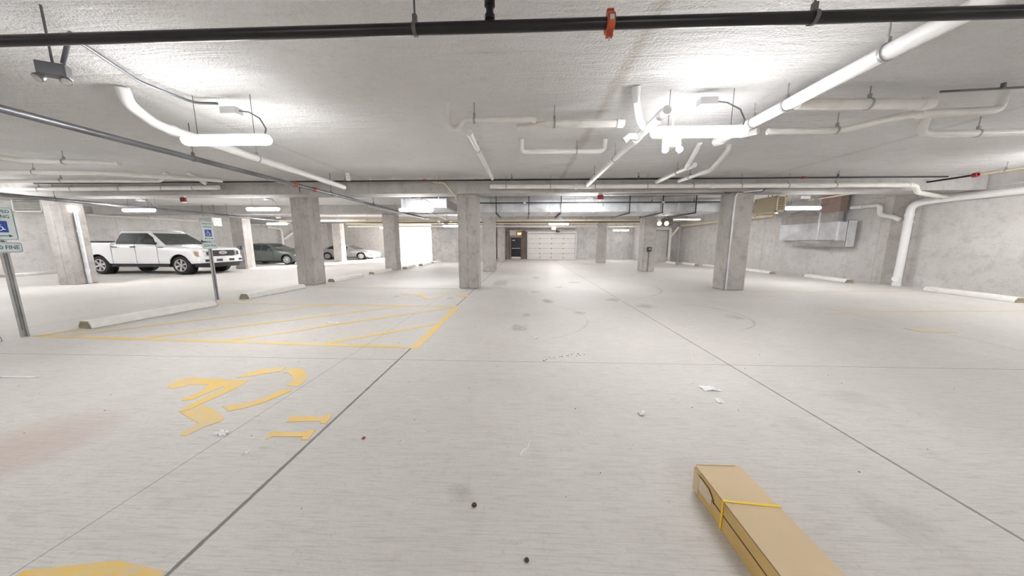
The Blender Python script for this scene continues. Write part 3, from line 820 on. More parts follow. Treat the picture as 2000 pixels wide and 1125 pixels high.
# left PVC run with its elbow
pipe('drain_pipe', 'white drain pipe with a bent end running under the left strip light', 'drain pipe',
     [(-5.1, 3.95, 3.45), (-5.12, 4.0, 3.28), (-5.38, 4.5, 3.2), (-5.42, 9.2, 3.15)], .066, M['pvc_white'], [(-5.4, 6.2, 3.18)], ax=Y_, bend=.16, coup=[((-5.39, 4.7, 3.2), Y_)])
pipe('vent_stub', 'white pipe stub rising into the ceiling at the end of the left drain', 'vent pipe', [(-5.0, 8.7, 3.24), (-5.0, 8.7, 3.45)], .06, M['pvc'])
# centre trap and its line
pipe('drain_trap', 'white looped drain trap hanging from the ceiling at centre', 'drain pipe',
     [(-1.09, 4.55, 3.45), (-1.09, 4.55, 3.16), (-1.01, 4.57, 3.10), (-.92, 4.56, 3.16), (-.88, 4.56, 3.22), (-.8, 4.56, 3.22), (.06, 4.56, 3.22), (.15, 4.585, 3.21)], .038, M['pvc'],
     [(-.72, 4.56, 3.22)], coup=[((-.78, 4.56, 3.22), X_)], bend=.05)
st = MB().tube([(-.12, 4.78, 3.19), (.1, 4.75, 3.2), (.36, 4.68, 3.2)], .042, 14)
pipe('drain_pipe', 'white horizontal drain pipe right of the looped trap', 'drain pipe', [(.3, 4.68, 3.2), (1.42, 4.7, 3.2)], .052, M['pvc'], [(.42, 4.68, 3.2)],
     coup=[((1.36, 4.7, 3.2), X_)], extra=[('side_branch', st, M['pvc'])])
pipe('drain_pipe', 'capped white pipe pointing at the viewer below the looped trap', 'drain pipe', [(-.92, 5.26, 3.3), (-.92, 8.9, 3.3)], .047, M['pvc'], [(-.92, 6.2, 3.3)], ax=Y_,
     coup=[((-.92, 5.3, 3.3), Y_)])
pipe('drain_pipe', 'short white pipe with upturned ends, lowest of the centre group', 'drain pipe',
     [(-.06, 6.1, 3.45), (-.06, 6.15, 3.25), (.05, 6.2, 3.25), (1.45, 6.22, 3.25), (1.52, 6.2, 3.27), (1.52, 6.15, 3.45)], .045, M['pvc'], [(1.0, 6.21, 3.25)], bend=.07)
cl = MB().tube([(1.4, 4.2, 3.45), (1.42, 4.25, 3.3), (1.6, 4.6, 3.2), (1.78, 4.85, 3.16)], .05, 14)
cl2 = MB().tube([(1.52, 5.0, 3.05), (1.6, 5.0, 3.12), (1.78, 5.1, 3.15)], .048, 14)
pipe('drain_pipe', 'white drain pipe with a wye at its near end, left of the right strip light', 'drain pipe', [(1.78, 4.15, 3.15), (1.8, 9.1, 3.15)], .056, M['pvc_white'],
     [(1.79, y, 3.15) for y in (6.4, 8.2)], ax=Y_, coup=[((1.78, 4.3, 3.15), Y_), ((1.78, 5.25, 3.15), Y_)], extra=[('wye_branch', cl, M['pvc_white']), ('side_branch', cl2, M['pvc_white'])])
# big drain on the right
br = MB().tube([(3.3, 5.2, 3.22), (3.5, 5.35, 3.22), (3.62, 5.15, 3.22)], .05, 14)
pipe('drain_pipe', 'thickest white drain pipe running from the top right towards the light', 'drain pipe', [(3.36, 1.2, 3.2), (3.26, 3.2, 3.2), (3.26, 5.6, 3.2)], .07, M['pvc_white'],
     [(3.26, y, 3.2) for y in (3.15, 4.2, 4.75)], ax=Y_, coup=[((3.26, 5.5, 3.2), Y_)], cmat=M['pvc_white'], extra=[('side_branch', br, M['pvc_white'])])
pipe('drain_pipe', 'wide cream-stained branch pipe right of the thickest drain', 'drain pipe', [(3.46, 4.28, 3.24), (5.15, 4.34, 3.24)], .062, M['pvc'], [(4.35, 4.31, 3.24)], coup=[((5.05, 4.335, 3.24), X_)])
pipe('drain_pipe', 'kinked white pipe on the right ceiling with a riser at its end', 'drain pipe',
     [(3.75, 5.13, 3.2), (4.85, 5.11, 3.2), (5.14, 4.56, 3.2), (6.05, 4.47, 3.2), (6.15, 4.47, 3.22), (6.15, 4.44, 3.45)], .047, M['pvc'],
     [(4.75, 5.11, 3.2)], bend=.09, coup=[((5.3, 4.545, 3.2), X_)])
pipe('drain_pipe', 'white pipe with an upturned end below the kinked one, right ceiling', 'drain pipe', [(6.25, 5.3, 3.45), (6.25, 5.33, 3.22), (6.4, 5.35, 3.2), (9.5, 5.3, 3.2)], .052, M['pvc'],
     [(7.1, 5.34, 3.2)], bend=.1)
pipe('conduit_line', 'thin grey conduit high on the right ceiling', 'conduit', [(5.25, 4.36, 3.39), (9.5, 4.0, 3.39)], .013, M['wire'], [(5.9, 4.3, 3.4)])
pipe('drain_pipe', 'capped white pipe near the beam, right of the aisle', 'drain pipe', [(3.75, 7.15, 3.2), (3.73, 9.05, 3.2)], .052, M['pvc_white'], [(3.74, 7.9, 3.2)], ax=Y_,
     extra=[('side_branch', MB().tube([(3.45, 6.45, 3.45), (3.5, 6.7, 3.34), (3.68, 7.35, 3.2)], .045, 12), M['pvc_white'])])
pipe('drain_pipe', 'curved white pipe dropping beside the capped one near the beam', 'drain pipe', [(4.1, 6.6, 3.449), (4.1, 6.6, 3.37), (4.25, 7.1, 3.28), (4.45, 7.75, 3.22), (4.3, 8.95, 3.2)], .048, M['pvc_white'], [(4.36, 8.5, 3.205)], ax=Y_, bend=.04)
# right wall drains
rx = 13.0
ry = 11.12
def wpos(y, d, z): return (wr(y) - d, y, z)
rp = [wpos(3.0, .2, 3.0), wpos(10.3, .2, 2.87), (wr(ry) - .33, ry - .12, 2.8), (wr(ry) - .33, ry - .12, 2.3), (wr(ry) - .33, ry - .12, .0)]
lz = rp[3]
t = pipe('drain_riser', 'big white drain pipe bending down the right wall to the floor', 'drain pipe', rp, .105, M['pvc_white'], bend=.3,
         coup=[((lz[0], lz[1], 2.42), (0, 0, 1)), ((lz[0], lz[1], 2.2), (0, 0, 1)), ((lz[0], lz[1], .06), (0, 0, 1))])
part('cleanout', MB().tube([(lz[0], lz[1], .26), (lz[0] - .15, lz[1] - .08, .26)], .07, 14).tube([(lz[0] - .15, lz[1] - .08, .26), (lz[0] - .19, lz[1] - .1, .26)], .09, 8), M['pvc_white'], t)
pipe('drain_pipe', 'medium white pipe dropping in a step into the big right riser', 'drain pipe',
     [wpos(12.85, .2, 2.88), wpos(11.95, .2, 2.86), wpos(11.9, .22, 2.5), (lz[0] - .02, lz[1] + .48, 2.42), (lz[0], lz[1] + .2, 2.27)], .075, M['pvc'], bend=.13, coup=[(wpos(12.5, .2, 2.875), Y_)])
pipe('sprinkler_branch', 'slanting cream sprinkler line in front of the right wall', 'sprinkler pipe', [(11.75, 2.0, 3.25), (11.75, 8.6, 3.25)], .03, M['cream'], [(11.75, 6, 3.25), (11.75, 8.2, 3.25)], ax=Y_)
t = pipe('sprinkler_branch', 'thin black and cream line ending above the metal duct box', 'sprinkler pipe', [(11.75, 8.75, 3.25), (11.72, 11.2, 3.24)], .024, M['black_pipe'], ax=Y_,
         hang=[(11.74, 10.8, 3.25)], extra=[('cream_section', MB().tube([(11.72, 11.2, 3.24), (11.7, 13.3, 3.23), (11.7, 13.3, 3.35)], .03, 12), M['cream'])])
part('grooved_coupling', MB().ring((11.75, 8.7, 3.25), Y_, .03, .09, .03, 14), M['red'], t, label='red grooved coupling')
pipe('conduit_line', 'thin white conduit along the top of the right wall', 'conduit', [wpos(3., .06, 3.12), wpos(12.6, .06, 3.12)], .014, M['pvc'])
# far right riser
fx, fy = 11.0, 23.55
t = pipe('drain_riser', 'distant cream riser with a slanted branch at the end of the right wall', 'drain pipe', [(9.9, fy, 2.55), (fx, fy, 2.55), (fx, fy, 0)], .1, M['pvc'], bend=.15)
part('slanted_branch', MB().tube([(fx, fy, 1.9), (fx + .5, fy - .15, 2.66)], .09, 14), M['pvc'], t)
part('cleanout', MB().tube([(fx, fy, .3), (fx - .17, fy - .1, .3)], .085, 12), M['pvc'], t)
pipe('drain_pipe', 'cream pipe along the far part of the right wall', 'drain pipe', [(wr(16) - .3, 16.0, 2.86), (wr(23) - .4, 23.2, 2.75)], .085, M['cream'],
     [(wr(y) - .3 - (y - 16) * .0143, y, 2.86 - (y - 16) * .0153) for y in (17, 19, 21)], ax=Y_)
# left wall riser
t = pipe('drain_riser', 'white forked riser on the left wall behind the dark grey car', 'drain pipe', [(wl(26) + .2, 24.6, 2.75), (wl(26) + .25, 25.8, 2.7), (wl(26) + .25, 26.0, 2.5), (wl(26) + .25, 26.0, 0)], .1, M['pvc_white'], bend=.2)
part('slanted_branch', MB().tube([(wl(26) + .25, 26.0, 1.7), (wl(26) + .55, 27.2, 2.55)], .09, 14), M['pvc_white'], t)
pipe('drain_pipe', 'long white pipe along the top of the left wall behind the truck', 'drain pipe', [(wl(9) + .2, 9, 3.05), (wl(24.3) + .2, 24.3, 2.95)], .06, M['pvc'],
     [(wl(y) + .2, y, 3.05 - (y - 9) * .0065) for y in (14, 18, 21)], ax=Y_)
# left bay tangle
pipe('drain_pipe', 'white hooked pipe high in the far left bay', 'drain pipe', [(-10.6, 5.3, 3.45), (-10.8, 5.9, 3.25), (-10.6, 6.3, 3.22), (-8.9, 6.6, 3.22)], .05, M['pvc'], [(-9.9, 6.42, 3.22)], bend=.1)
pipe('drain_pipe', 'white pipe in the far left bay below the hooked one', 'drain pipe', [(-14.5, 7.0, 3.2), (-10.3, 7.4, 3.2), (-8.6, 8.6, 3.25)], .055, M['pvc'], [(-12.0, 7.24, 3.2)], bend=.3)
pipe('drain_pipe', 'white pipe nearest the beam in the far left bay', 'drain pipe', [(-16.5, 8.2, 3.22), (-10.2, 8.4, 3.22), (-10.0, 8.4, 3.45)], .05, M['pvc'], [(-13.0, 8.3, 3.22)], bend=.08)
pipe('vent_stub', 'short white slanted pipe stub at the left end of the beam', 'vent pipe', [(-9.5, 8.5, 3.45), (-9.3, 8.8, 3.2)], .05, M['pvc'])
# beyond the second beam
for (x0, x1, y, z, r, mt, lb, hs) in (
        (-14.2, 9.6, 17.3, 2.74, .05, 'cream', 'cream pipe crossing the garage just beyond the middle beam', (-12, -9, -3.2, .2, 3.4, 7.5)),
        (-14.2, 8.5, 17.75, 2.66, .024, 'black_pipe', 'thin black sprinkler line beyond the middle beam', (-11, -4.5, 1.4, 5)),
        (-13.5, 8.8, 22.75, 2.93, .055, 'cream', 'cream pipe running along the far beam', (-11, -5, -.5, 1.7, 4.8)),
        (-13.5, 8.8, 22.95, 2.72, .045, 'pvc', 'lower white pipe running along the far beam', (-10.2, -4.4, 3.1)),
        (-2.5, 9.4, 26.2, 2.85, .05, 'cream', 'cream pipe just in front of the end wall', (-1, 4.4, 7)),
        (-2.5, 4.4, 26.9, 2.68, .035, 'grey_pipe', 'dull grey pipe above the garage door hood', (-.5, 2.2))):
    pipe('drain_pipe' if mt != 'black_pipe' else 'sprinkler_branch', lb, 'drain pipe' if mt != 'black_pipe' else 'sprinkler pipe', [(x0, y, z), (x1, y, z)], r, M[mt], [(x, y, z) for x in hs])
pipe('sprinkler_branch', 'black sprinkler line with drops in front of the long duct', 'sprinkler pipe', [(-1.7, 11.45, 2.95), (7.7, 11.45, 2.95)], .02, M['black_pipe'],
     [(x, 11.45, 2.95) for x in (-1.25, 1.35, 4.6, 6.1)], coup=[((0., 11.45, 2.95), X_), ((5.0, 11.45, 2.95), X_)], cmat=M['white'])
pipe('conduit_line', 'pair of pale conduits running to the far strip light, left of the central column', 'conduit', [(-6.4, 12.5, 2.98), (-6.2, 20.9, 2.98)], .025, M['pvc_white'], [(-6.35, 15.0, 2.965)], ax=Y_)
pipe('conduit_line', 'single pale conduit right of the dark sprinkler pipe, toward the exit', 'conduit', [(-4.6, 14.2, 2.95), (-4.9, 20.6, 2.9)], .03, M['pvc_white'], [(-4.68, 15.5, 2.94), (-4.83, 19.0, 2.91)], ax=Y_)
# small pendent items
def outlet(name, x, y, z, label, mat, w=.14, h=.18, run=None):
    t = thing(name, (x, y, z), label, 'outlet box')
    part('box_body', MB().box(x - w / 2, x + w / 2, y - .09, y, z - h / 2, z + h / 2), mat, t, bevel=.012)
    part('cover_slots', MB().box(x - w * .3, x + w * .3, y - .095, y - .09, z - .02, z + .0).box(x - w * .3, x + w * .3, y - .095, y - .09, z + .035, z + .05), M['steel'], t)
    if run: part('conduit', MB().tube(run, .014, 8, bend=.06), M['grey_pipe'] if mat is M['dark'] else M['steel'], t)
outlet('outlet_box', 6.42, 15.95, 1.16, 'black outlet box with a cord on the column right of the aisle', M['dark'], .2, .22, [(6.42, 15.92, 1.06), (6.40, 15.92, .02)])
outlet('outlet_box', -16.22, 16.75, 1.22, 'blue outlet box on the column before the dark grey car', M['plug_blue'], .18, .2, [(-16.15, 16.7, 1.2), (-15.98, 16.7, 1.2), (-15.98, 16.7, .02)])
pipe('column_conduit', 'thin grey conduit down the face of the large right column', 'conduit', [(6.85, 9.3, 3.0), (6.45, 9.72, 3.0), (6.41, 9.76, 2.9), (6.41, 9.76, .02)], .022, M['steel'], bend=.08)
pipe('column_conduit', 'dark conduit hooked over the top of the large right column', 'conduit', [(6.0, 9.62, 2.99), (7.1, 9.62, 3.0), (7.15, 9.6, 3.1)], .014, M['wire'], bend=.06)
t = pipe('column_riser', 'shiny galvanised pipe down the far left column', 'riser pipe', [(-16.02, 10.4, 2.62), (-16.02, 10.4, 0.02)], .05, M['steel'], coup=[((-16.02, 10.4, 1.9), (0, 0, 1)), ((-16.02, 10.4, .5), (0, 0, 1))])
part('round_cap', MB().lathe([(.02, 2.6), (.08, 2.62), (.095, 2.67), (.08, 2.72), (.03, 2.75)], (-16.02, 10.4, 0), 'z', 16), M['bulb'], t, label='round white lamp head')

def strobe(x, y, z, label):
    t = thing('fire_alarm', (x, y, z), label, 'fire alarm', 'red fire alarm sounders')
    part('horn_body', MB().box(x - .09, x + .09, y - .07, y, z - .06, z + .08), M['red'], t, bevel=.012)
    part('strobe_lens', MB().lathe([(.055, -.06), (.05, -.09), (.02, -.1)], (x, y - .02, z), 'z', 12), M['white'], t)
    part('mount_box', MB().box(x - .06, x + .06, y - .06, y, z + .08, ZB - .001), M['lamp_house'], t)
strobe(2.37, 9.9, 2.9, 'red fire alarm under the beam over the aisle')
strobe(-11.3, 9.9, 2.9, 'red fire alarm under the beam above the white truck')
pipe('conduit_line', 'thin conduit under the beam from the fire alarm to the right column', 'conduit', [(2.48, 9.9, 3.0), (6.3, 9.86, 3.0)], .012, M['wire'])

def emergency(x, y, z, label, dark=False, rot=0., sc=1.):
    t = thing('emergency_light', (x, y, z), label, 'emergency light', 'twin-head emergency lights'); ORG[t] = Vector((0, 0, 0))
    body = M['grey_pipe'] if dark else M['white']
    part('battery_box', MB().box(-.12, .12, -.06, .06, 0, .15), body, t, bevel=.012)
    for sx in (-1, 1):
        tilt = Matrix.Translation((sx * .1, -.04, -.03)) @ Matrix.Rotation(sx * .5, 4, 'Z') @ Matrix.Rotation(.75, 4, 'X')
        hd = part('lamp_head', MB().lathe([(.018, .045), (.042, .02), (.05, -.03), (.046, -.04)], (0, 0, 0), 'y', 14).xf(tilt), body, t)
        part('lamp_glass', MB().lathe([(.042, -.041), (.025, -.05)], (0, 0, 0), 'y', 14).xf(tilt), M['headlamp'] if dark else M['bulb'], hd)
    part('hanging_stem', MB().tube([(0, 0, .15), (0, 0, (ZC - z) / sc)], .012, 8), M['wire'] if dark else M['white'], t)
    t.location = (x, y, z); t.rotation_euler = (0, 0, rot); t.scale = (sc, sc, sc)
    return t
e = emergency(-4.02, 2.66, 2.9, 'grey emergency light with tilted lamp heads near the top left corner', True, .5, .7)
pipe('conduit_line', 'bent grey conduit feeding the top left emergency light', 'conduit',
     [(-3.97, 2.69, 3.02), (-3.92, 2.74, 3.3), (-4.2, 2.95, 3.38), (-4.55, 3.7, 3.38), (-4.5, 4.25, 3.38), (-4.2, 4.28, 3.38)], .016, M['grey_pipe'], bend=.1)
emergency(2.22, 4.95, 2.93, 'white emergency light just below the right strip light')
t = thing('emergency_light', (6.95, 15.3, 2.4), 'brown emergency unit with glowing lamps right of the outlet column', 'emergency light')
part('battery_box', MB().box(6.72, 7.2, 15.25, 15.45, 2.32, 2.68), M['brown'], t, bevel=.02)
for xx in (6.52, 6.86):
    hd = part('lamp_head', MB().lathe([(.04, .06), (.11, .0), (.11, -.03)], (xx, 15.2, 2.42), 'y', 16), M['lamp_house'], t)
    part('lamp_glass', MB().lathe([(.1, -.032), (.06, -.05)], (xx, 15.2, 2.42), 'y', 16), M['bulb'], hd)
part('indicator', MB().cbox((7.12, 15.24, 2.44), (.05, .02, .05)), M['amber'], t)
part('hanging_stem', MB().tube([(6.86, 15.35, 2.68), (6.86, 15.35, ZC)], .02, 8).tube([(6.5, 15.26, 2.46), (6.8, 15.3, 2.5)], .015, 8), M['wire'], t)

def exit_sign(x, y, z, label, w=.34):
    t = thing('exit_sign', (x, y, z), label, 'exit sign', 'glowing exit signs')
    part('sign_box', MB().box(x - w / 2, x + w / 2, y, y + .06, z - .1, z + .12), M['exit_box'], t, bevel=.012)
    part('letters', text_mb('EXIT', .2, .004, Matrix.Translation((x, y - .006, z + .01)) @ Matrix.Rotation(PI / 2, 4, 'X') @ Matrix.Scale(.8, 4, (1, 0, 0)), bold=.006), M['exit'], t)
    part('stem', MB().tube([(x, y + .03, z + .12), (x, y + .03, ZC)], .012, 8), M['wire'], t)
exit_sign(-.45, 27.6, 2.28, 'glowing exit sign above the black door')
exit_sign(2.36, 24.9, 2.62, 'glowing exit sign hanging before the garage door')
exit_sign(-9.35, 21.8, 2.62, 'glowing exit sign left of the column by the exit opening')

# ------------------------------------------------------------------ unit heaters
def heater(x0, x1, y0, y1, z0, z1, label, fins='y', body=None):
    c = ((x0 + x1) / 2, (y0 + y1) / 2, z0)
    t = thing('unit_heater', c, label, 'unit heater', 'louvered unit heaters under the ceiling')
    part('casing', MB().box(x0, x1, y0 + .05, y1, z0, z1), body or M['tan'], t, bevel=.015)
    fr = MB().box(x0, x0 + .04, y0, y0 + .06, z0, z1).box(x1 - .04, x1, y0, y0 + .06, z0, z1).box(x0, x1, y0, y0 + .06, z0, z0 + .04).box(x0, x1, y0, y0 + .06, z1 - .04, z1)
    part('front_frame', fr, body or M['tan'], t)
    part('coil', MB().box(x0 + .04, x1 - .04, y0 + .04, y0 + .05, z0 + .04, z1 - .04), M['fin'], t)
    sl = MB(); n = 7
    for k in range(n):
        z = z0 + .05 + (z1 - z0 - .1) * (k + .5) / n
        sl.prism([(x0 + .04, y0 + .005, z - .022), (x0 + .04, y0 + .045, z + .012), (x0 + .04, y0 + .045, z + .022), (x0 + .04, y0 + .005, z - .01)], (x1 - x0 - .08, 0, 0))
    part('louver_blades', sl, body or M['tan'], t)
    hg = MB()
    for xx in (x0 + .08, x1 - .08): hg.tube([(xx, (y0 + y1) / 2, z1), (xx, (y0 + y1) / 2, ZC if not (9.4 < (y0 + y1) / 2 < 10.5) else ZB)], .01, 6)
    parts('hanger_rod', hg, M['wire'], t)
    return t
heater(7.88, 8.16, 10.05, 11.0, 2.47, 2.96, 'tan unit heater with a finned end beside the large right column')
heater(-20.5, -19.25, 11.6, 12.3, 2.72, 3.25, 'wide louvered heater behind the left reserved parking sign', body=M['pvc'])
heater(-16.85, -16.05, 15.2, 15.7, 2.36, 2.8, 'louvered heater above the second reserved parking sign', body=M['pvc'])

# ------------------------------------------------------------------ ducts
def duct(name, label, x0, x1, y0, y1, z0, z1, seams, mat):
    t = thing(name, ((x0 + x1) / 2, (y0 + y1) / 2, z0), label, 'duct')
    # each panel of the front and bottom is cross broken (slight pyramid)
    m = MB(); n = len(seams) - 1
    m.box(x0, x1, y0 + .03, y1, z0 + .03, z1)
    for i in range(n):
        a, b = seams[i], seams[i + 1]; cx_ = (a + b) / 2
        m.add([(a, y0, z0), (b, y0, z0), (b, y0, z1), (a, y0, z1), (cx_, y0 - .035, (z0 + z1) / 2)], [(0, 1, 4), (1, 2, 4), (2, 3, 4), (3, 0, 4)])
        m.add([(a, y0, z0), (b, y0, z0), (b, y1, z0), (a, y1, z0), (cx_, (y0 + y1) / 2, z0 - .03)], [(1, 0, 4), (2, 1, 4), (3, 2, 4), (0, 3, 4)])
        m.add([(a, y0, z0), (a, y0, z1), (a, y0 + .03, z1), (a, y0 + .03, z0)], [(0, 1, 2, 3)])
    part('duct_run', m, mat, t, smooth=False)
    f = MB()
    for a in seams: f.box(a - .018, a + .018, y0 - .025, y1 + .01, z0 - .025, z1)
    parts('seam_flange', f, M['steel'], t)
    return t
SE = [-2.2, -.45, 1.0, 2.6, 4.2, 5.75, 7.3]
ld = duct('supply_duct', 'long rectangular galvanised duct across the aisle beyond the first beam', -2.2, 7.3, 11.85, 13.85, 2.66, 3.16, SE, M['duct'])
for x in (-1.08, .16, 1.37, 3.92, 5.13, 6.34):
    g = MB().beam((x, 11.74, 2.6), (x, 13.95, 2.6), .045, .045)
    g.beam((x, 11.76, 2.6), (x, 11.76, ZC), .03, .03).beam((x, 13.93, 2.6), (x, 13.93, ZC), .03, .03)
    part('trapeze_hanger', g, M['strut'], ld)
part('end_panel', MB().box(7.3, 7.34, 11.9, 13.8, 2.7, 3.12), M['duct_dark'], ld)
sd = duct('supply_duct', 'short galvanised duct section left of the central column', -4.75, -3.02, 11.85, 13.8, 2.84, 3.18, [-4.75, -3.02], M['duct'])
part('end_panel', MB().box(-3.02, -2.99, 11.87, 13.78, 2.86, 3.16), M['duct_dark'], sd, label='dark end of the duct')
parts('hanger_strap', MB().beam((-4.4, 11.83, 3.18), (-4.4, 11.83, ZC), .03, .01).beam((-3.3, 11.83, 3.18), (-3.3, 11.83, ZC), .03, .01), M['steel'], sd)

# exhaust plenum on the right wall
ex = thing('exhaust_duct', (12.4, 13.0, 1.3), 'big stepped metal duct box fixed high on the right wall', 'duct')
X0, X1 = 12.62, 12.82
def face_x(mb, x, y0, y1, z0, z1, d=.05):
    mb.add([(x, y0, z0), (x, y1, z0), (x, y1, z1), (x, y0, z1), (x - d, (y0 + y1) / 2, (z0 + z1) / 2)], [(0, 1, 4), (1, 2, 4), (2, 3, 4), (3, 0, 4)])
m = MB().box(X0, X1, 12.94, 15.7, 1.605, 2.34); face_x(m, X0, 13.73, 15.7, 1.605, 2.34, .028); face_x(m, X0, 12.94, 13.73, 1.605, 2.34, .012)
part('main_box', m, M['duct'], ex, smooth=False)
m = MB().box(X0 + .005, X1, 12.96, 15.66, 2.34, 2.74); face_x(m, X0 + .005, 13.73, 15.66, 2.34, 2.74, .012)
part('upper_box', m, M['duct_dark'], ex, smooth=False)
part('riser_box', MB().box(X0 + .01, X1 + .1, 12.96, 13.78, 2.74, 3.44), M['duct_red'], ex, label='reddish upper duct section', bevel=.006)
m = MB().box(X0 - .03, X0 + .012, 13.71, 13.755, 1.605, 2.8).box(X0 - .02, X1, 12.9, 12.94, 1.59, 2.36)
parts('seam_flange', m, M['steel'], ex)
part('collar', MB().box(X0 + .03, X1 + .04, 12.57, 12.9, 1.59, 2.32), M['duct'], ex)
m = MB().box(X0, X1 + .08, 12.48, 12.52, 1.35, 2.36).box(X0, X1 + .08, 12.55, 12.58, 1.56, 2.36)
parts('end_flange', m, M['steel'], ex)
part('flange_gap', MB().box(X0 + .01, X1 + .07, 12.52, 12.55, 1.5, 2.38), M['dark'], ex)
m = MB().box(X0 + .08, X1 + .07, 12.62, 15.0, 1.33, 1.605); face_x(m, X0 + .08, 12.62, 15.0, 1.33, 1.605, .02)
part('lower_box', m, M['duct_dark'], ex, smooth=False)
m = MB()
for (y, z) in ((15.0, 2.4), (14.0, 2.4), (15.0, 1.75), (13.3, 1.75)): m.beam((X1 - .05, y, z), (wr(y) - .006, y, z), .05, .05)
parts('wall_bracket', m, M['strut'], ex)
part('wire_tie', MB().tube([(X0 - .02, 15.2, 2.8), (X0 - .04, 13.4, 3.1)], .012, 6), M['wire'], ex)
for (x, y, lb) in ((9.35, 11.9, 'small white sprinkler head under the strip light by the duct box'),):
    t = thing('ceiling_sprinkler', (x, y, 2.6), lb, 'sprinkler')
    part('drop_pipe', MB().tube([(x, y, 2.62), (x, y, ZC)], .012, 8), M['pvc'], t)
    part('deflector', MB().lathe([(.015, 2.62), (.06, 2.585), (.05, 2.57), (.01, 2.56)], (x, y, 0), 'z', 12), M['pvc_white'], t)

# ------------------------------------------------------------------ cardboard box
cbx = thing('cardboard_box', (1.18, 1.3, 0), 'long flat kraft cardboard box with a yellow strap on the floor', 'cardboard box')
x0, x1, y0, y1, hh = 1.045, 1.305, -.2, 1.69, .17
part('lower_half', MB().box(x0, x1, y0, y1 - .01, .0, .083), M['card_side'], cbx, bevel=.004)
part('upper_half', MB().box(x0, x1, y0, y1, .092, hh - .006), M['card_side'], cbx, bevel=.003)
part('lid', MB().box(x0 - .001, x1 + .001, y0, y1 + .001, hh - .006, hh), M['card'], cbx, bevel=.002)
part('seam', MB().box(x0 + .002, x1 - .002, y0, y1 - .012, .08, .094), M['seam'], cbx)
fl_ = MB().box(x0 + .004, x1 - .03, y1 - .002, y1 + .003, .1, hh + .004).box(x0 - .004, x0 + .0, y1 - .05, y1 + .005, .01, .155)
part('end_flap', fl_, M['card'], cbx)
part('flap_line', MB().box(x0 - .0015, x0 + .002, y0, y1 - .06, hh - .0075, hh - .0045), M['seam'], cbx)
part('tape_patch', MB().prism([(x0 - .0025, 1.52, .05), (x0 - .0025, 1.685, .05), (x0 - .0025, 1.685, .13), (x0 - .0025, 1.56, .128), (x0 - .0025, 1.52, .105)], (.002, 0, 0)), M['tape'], cbx)
tab = MB().beam((x0 - .003, 1.665, .137), (x0 - .003, 1.545, .137), .003, .004).beam((x0 - .003, 1.545, .137), (x0 - .003, 1.505, .105), .003, .004).beam((x0 - .003, 1.505, .105), (x0 - .003, 1.5, .085), .003, .004)
part('tab_outline', tab, M['seam'], cbx)
sp = MB(); sy = 1.43
sp.box(x0 - .005, x0 - .001, sy - .006, sy + .006, .0, hh).box(x1 + .001, x1 + .005, sy - .03, sy - .018, 0, hh)
sp.prism([(x0 - .005, sy - .006, hh), (x1 + .005, sy - .03, hh), (x1 + .005, sy - .018, hh), (x0 - .005, sy + .006, hh)], (0, 0, .004))
part('strap', sp, M['strap'], cbx, label='narrow yellow plastic strap')

# ------------------------------------------------------------------ litter
def scrap(name, x, y, w, d, h, label, mat, n=7, grp=None, seed=0):
    rnd = random.Random(seed); m = MB(); vs = []; 
    for j in range(n):
        for i in range(n):
            u, v = i / (n - 1) - .5, j / (n - 1) - .5
            k = 1 - .35 * rnd.random()
            vs.append((x + u * w * k, y + v * d * k, .003 + h * rnd.random()))
    top = len(vs); fs = []
    for j in range(n - 1):
        for i in range(n - 1):
            a = j * n + i; fs.append((a, a + 1, a + n + 1, a + n))
    vs2 = [(p[0], p[1], max(.0008, p[2] - .0025)) for p in vs]
    fs2 = [tuple(reversed([q + top for q in f])) for f in fs]
    rim = [i for i in range(n)] + [j * n + n - 1 for j in range(1, n)] + [(n - 1) * n + i for i in range(n - 2, -1, -1)] + [j * n for j in range(n - 2, 0, -1)]
    side = [(rim[k], rim[k] + top, rim[(k + 1) % len(rim)] + top, rim[(k + 1) % len(rim)]) for k in range(len(rim))]
    m.add(vs + vs2, fs + fs2 + side)
    return solo(name, m, mat, label, 'litter', (x, y, 0), grp, smooth=False)
scrap('paper_scrap', -2.39, 2.1, .12, .07, .02, 'crumpled white paper scrap below the painted wheelchair symbol', M['paper'], seed=1)
scrap('paper_scrap', -1.985, 1.885, .045, .05, .018, 'small white paper scrap between the joint and bottom yellow bar', M['paper'], seed=2)
scrap('paper_scrap', 1.04, 2.51, .06, .06, .02, 'white paper ball in front of the cardboard box', M['paper'], seed=3)
scrap('paper_scrap', 1.93, 3.02, .2, .12, .015, 'torn flat white paper left of the right floor joint', M['paper'], seed=4)
scrap('paper_scrap', 1.87, 2.77, .06, .1, .01, 'thin white paper sliver below the torn flat paper', M['paper'], seed=5)
scrap('paper_scrap', .19, 4.62, .06, .07, .02, 'tiny white scrap beyond the crosswise joint', M['paper'], seed=6)
scrap('paper_scrap', -5.7, 2.98, .5, .03, .006, 'long thin white paper strip at the left edge', M['paper'], seed=8)
scrap('paper_scrap', -3.63, 5.42, .3, .06, .008, 'white scraps between the yellow hatch stripes', M['paper'], seed=9)
scrap('dead_leaf', -1.235, 2.09, .03, .035, .008, 'small red-brown leaf right of the long joint', M['leaf'], 4, seed=10)
solo('string_piece', MB().tube([(-.02, 1.95, .004), (.0, 2.0, .006), (.035, 2.03, .004), (.05, 2.1, .005)], .003, 6), M['paper'], 'short white string lying on the aisle floor', 'string', (0, 2, 0))
dirt = MB(); rnd = random.Random(3)
def chip(m, x, y, s):
    m.add([(x + s * (rnd.random() - .2), y - s, .001), (x + s, y + s * rnd.random(), .001), (x - s * rnd.random(), y + s, .001), (x - s, y - s * .3, .001), (x, y, s * .6)],
          [(0, 1, 4), (1, 2, 4), (2, 3, 4), (3, 0, 4), (3, 2, 1, 0)])
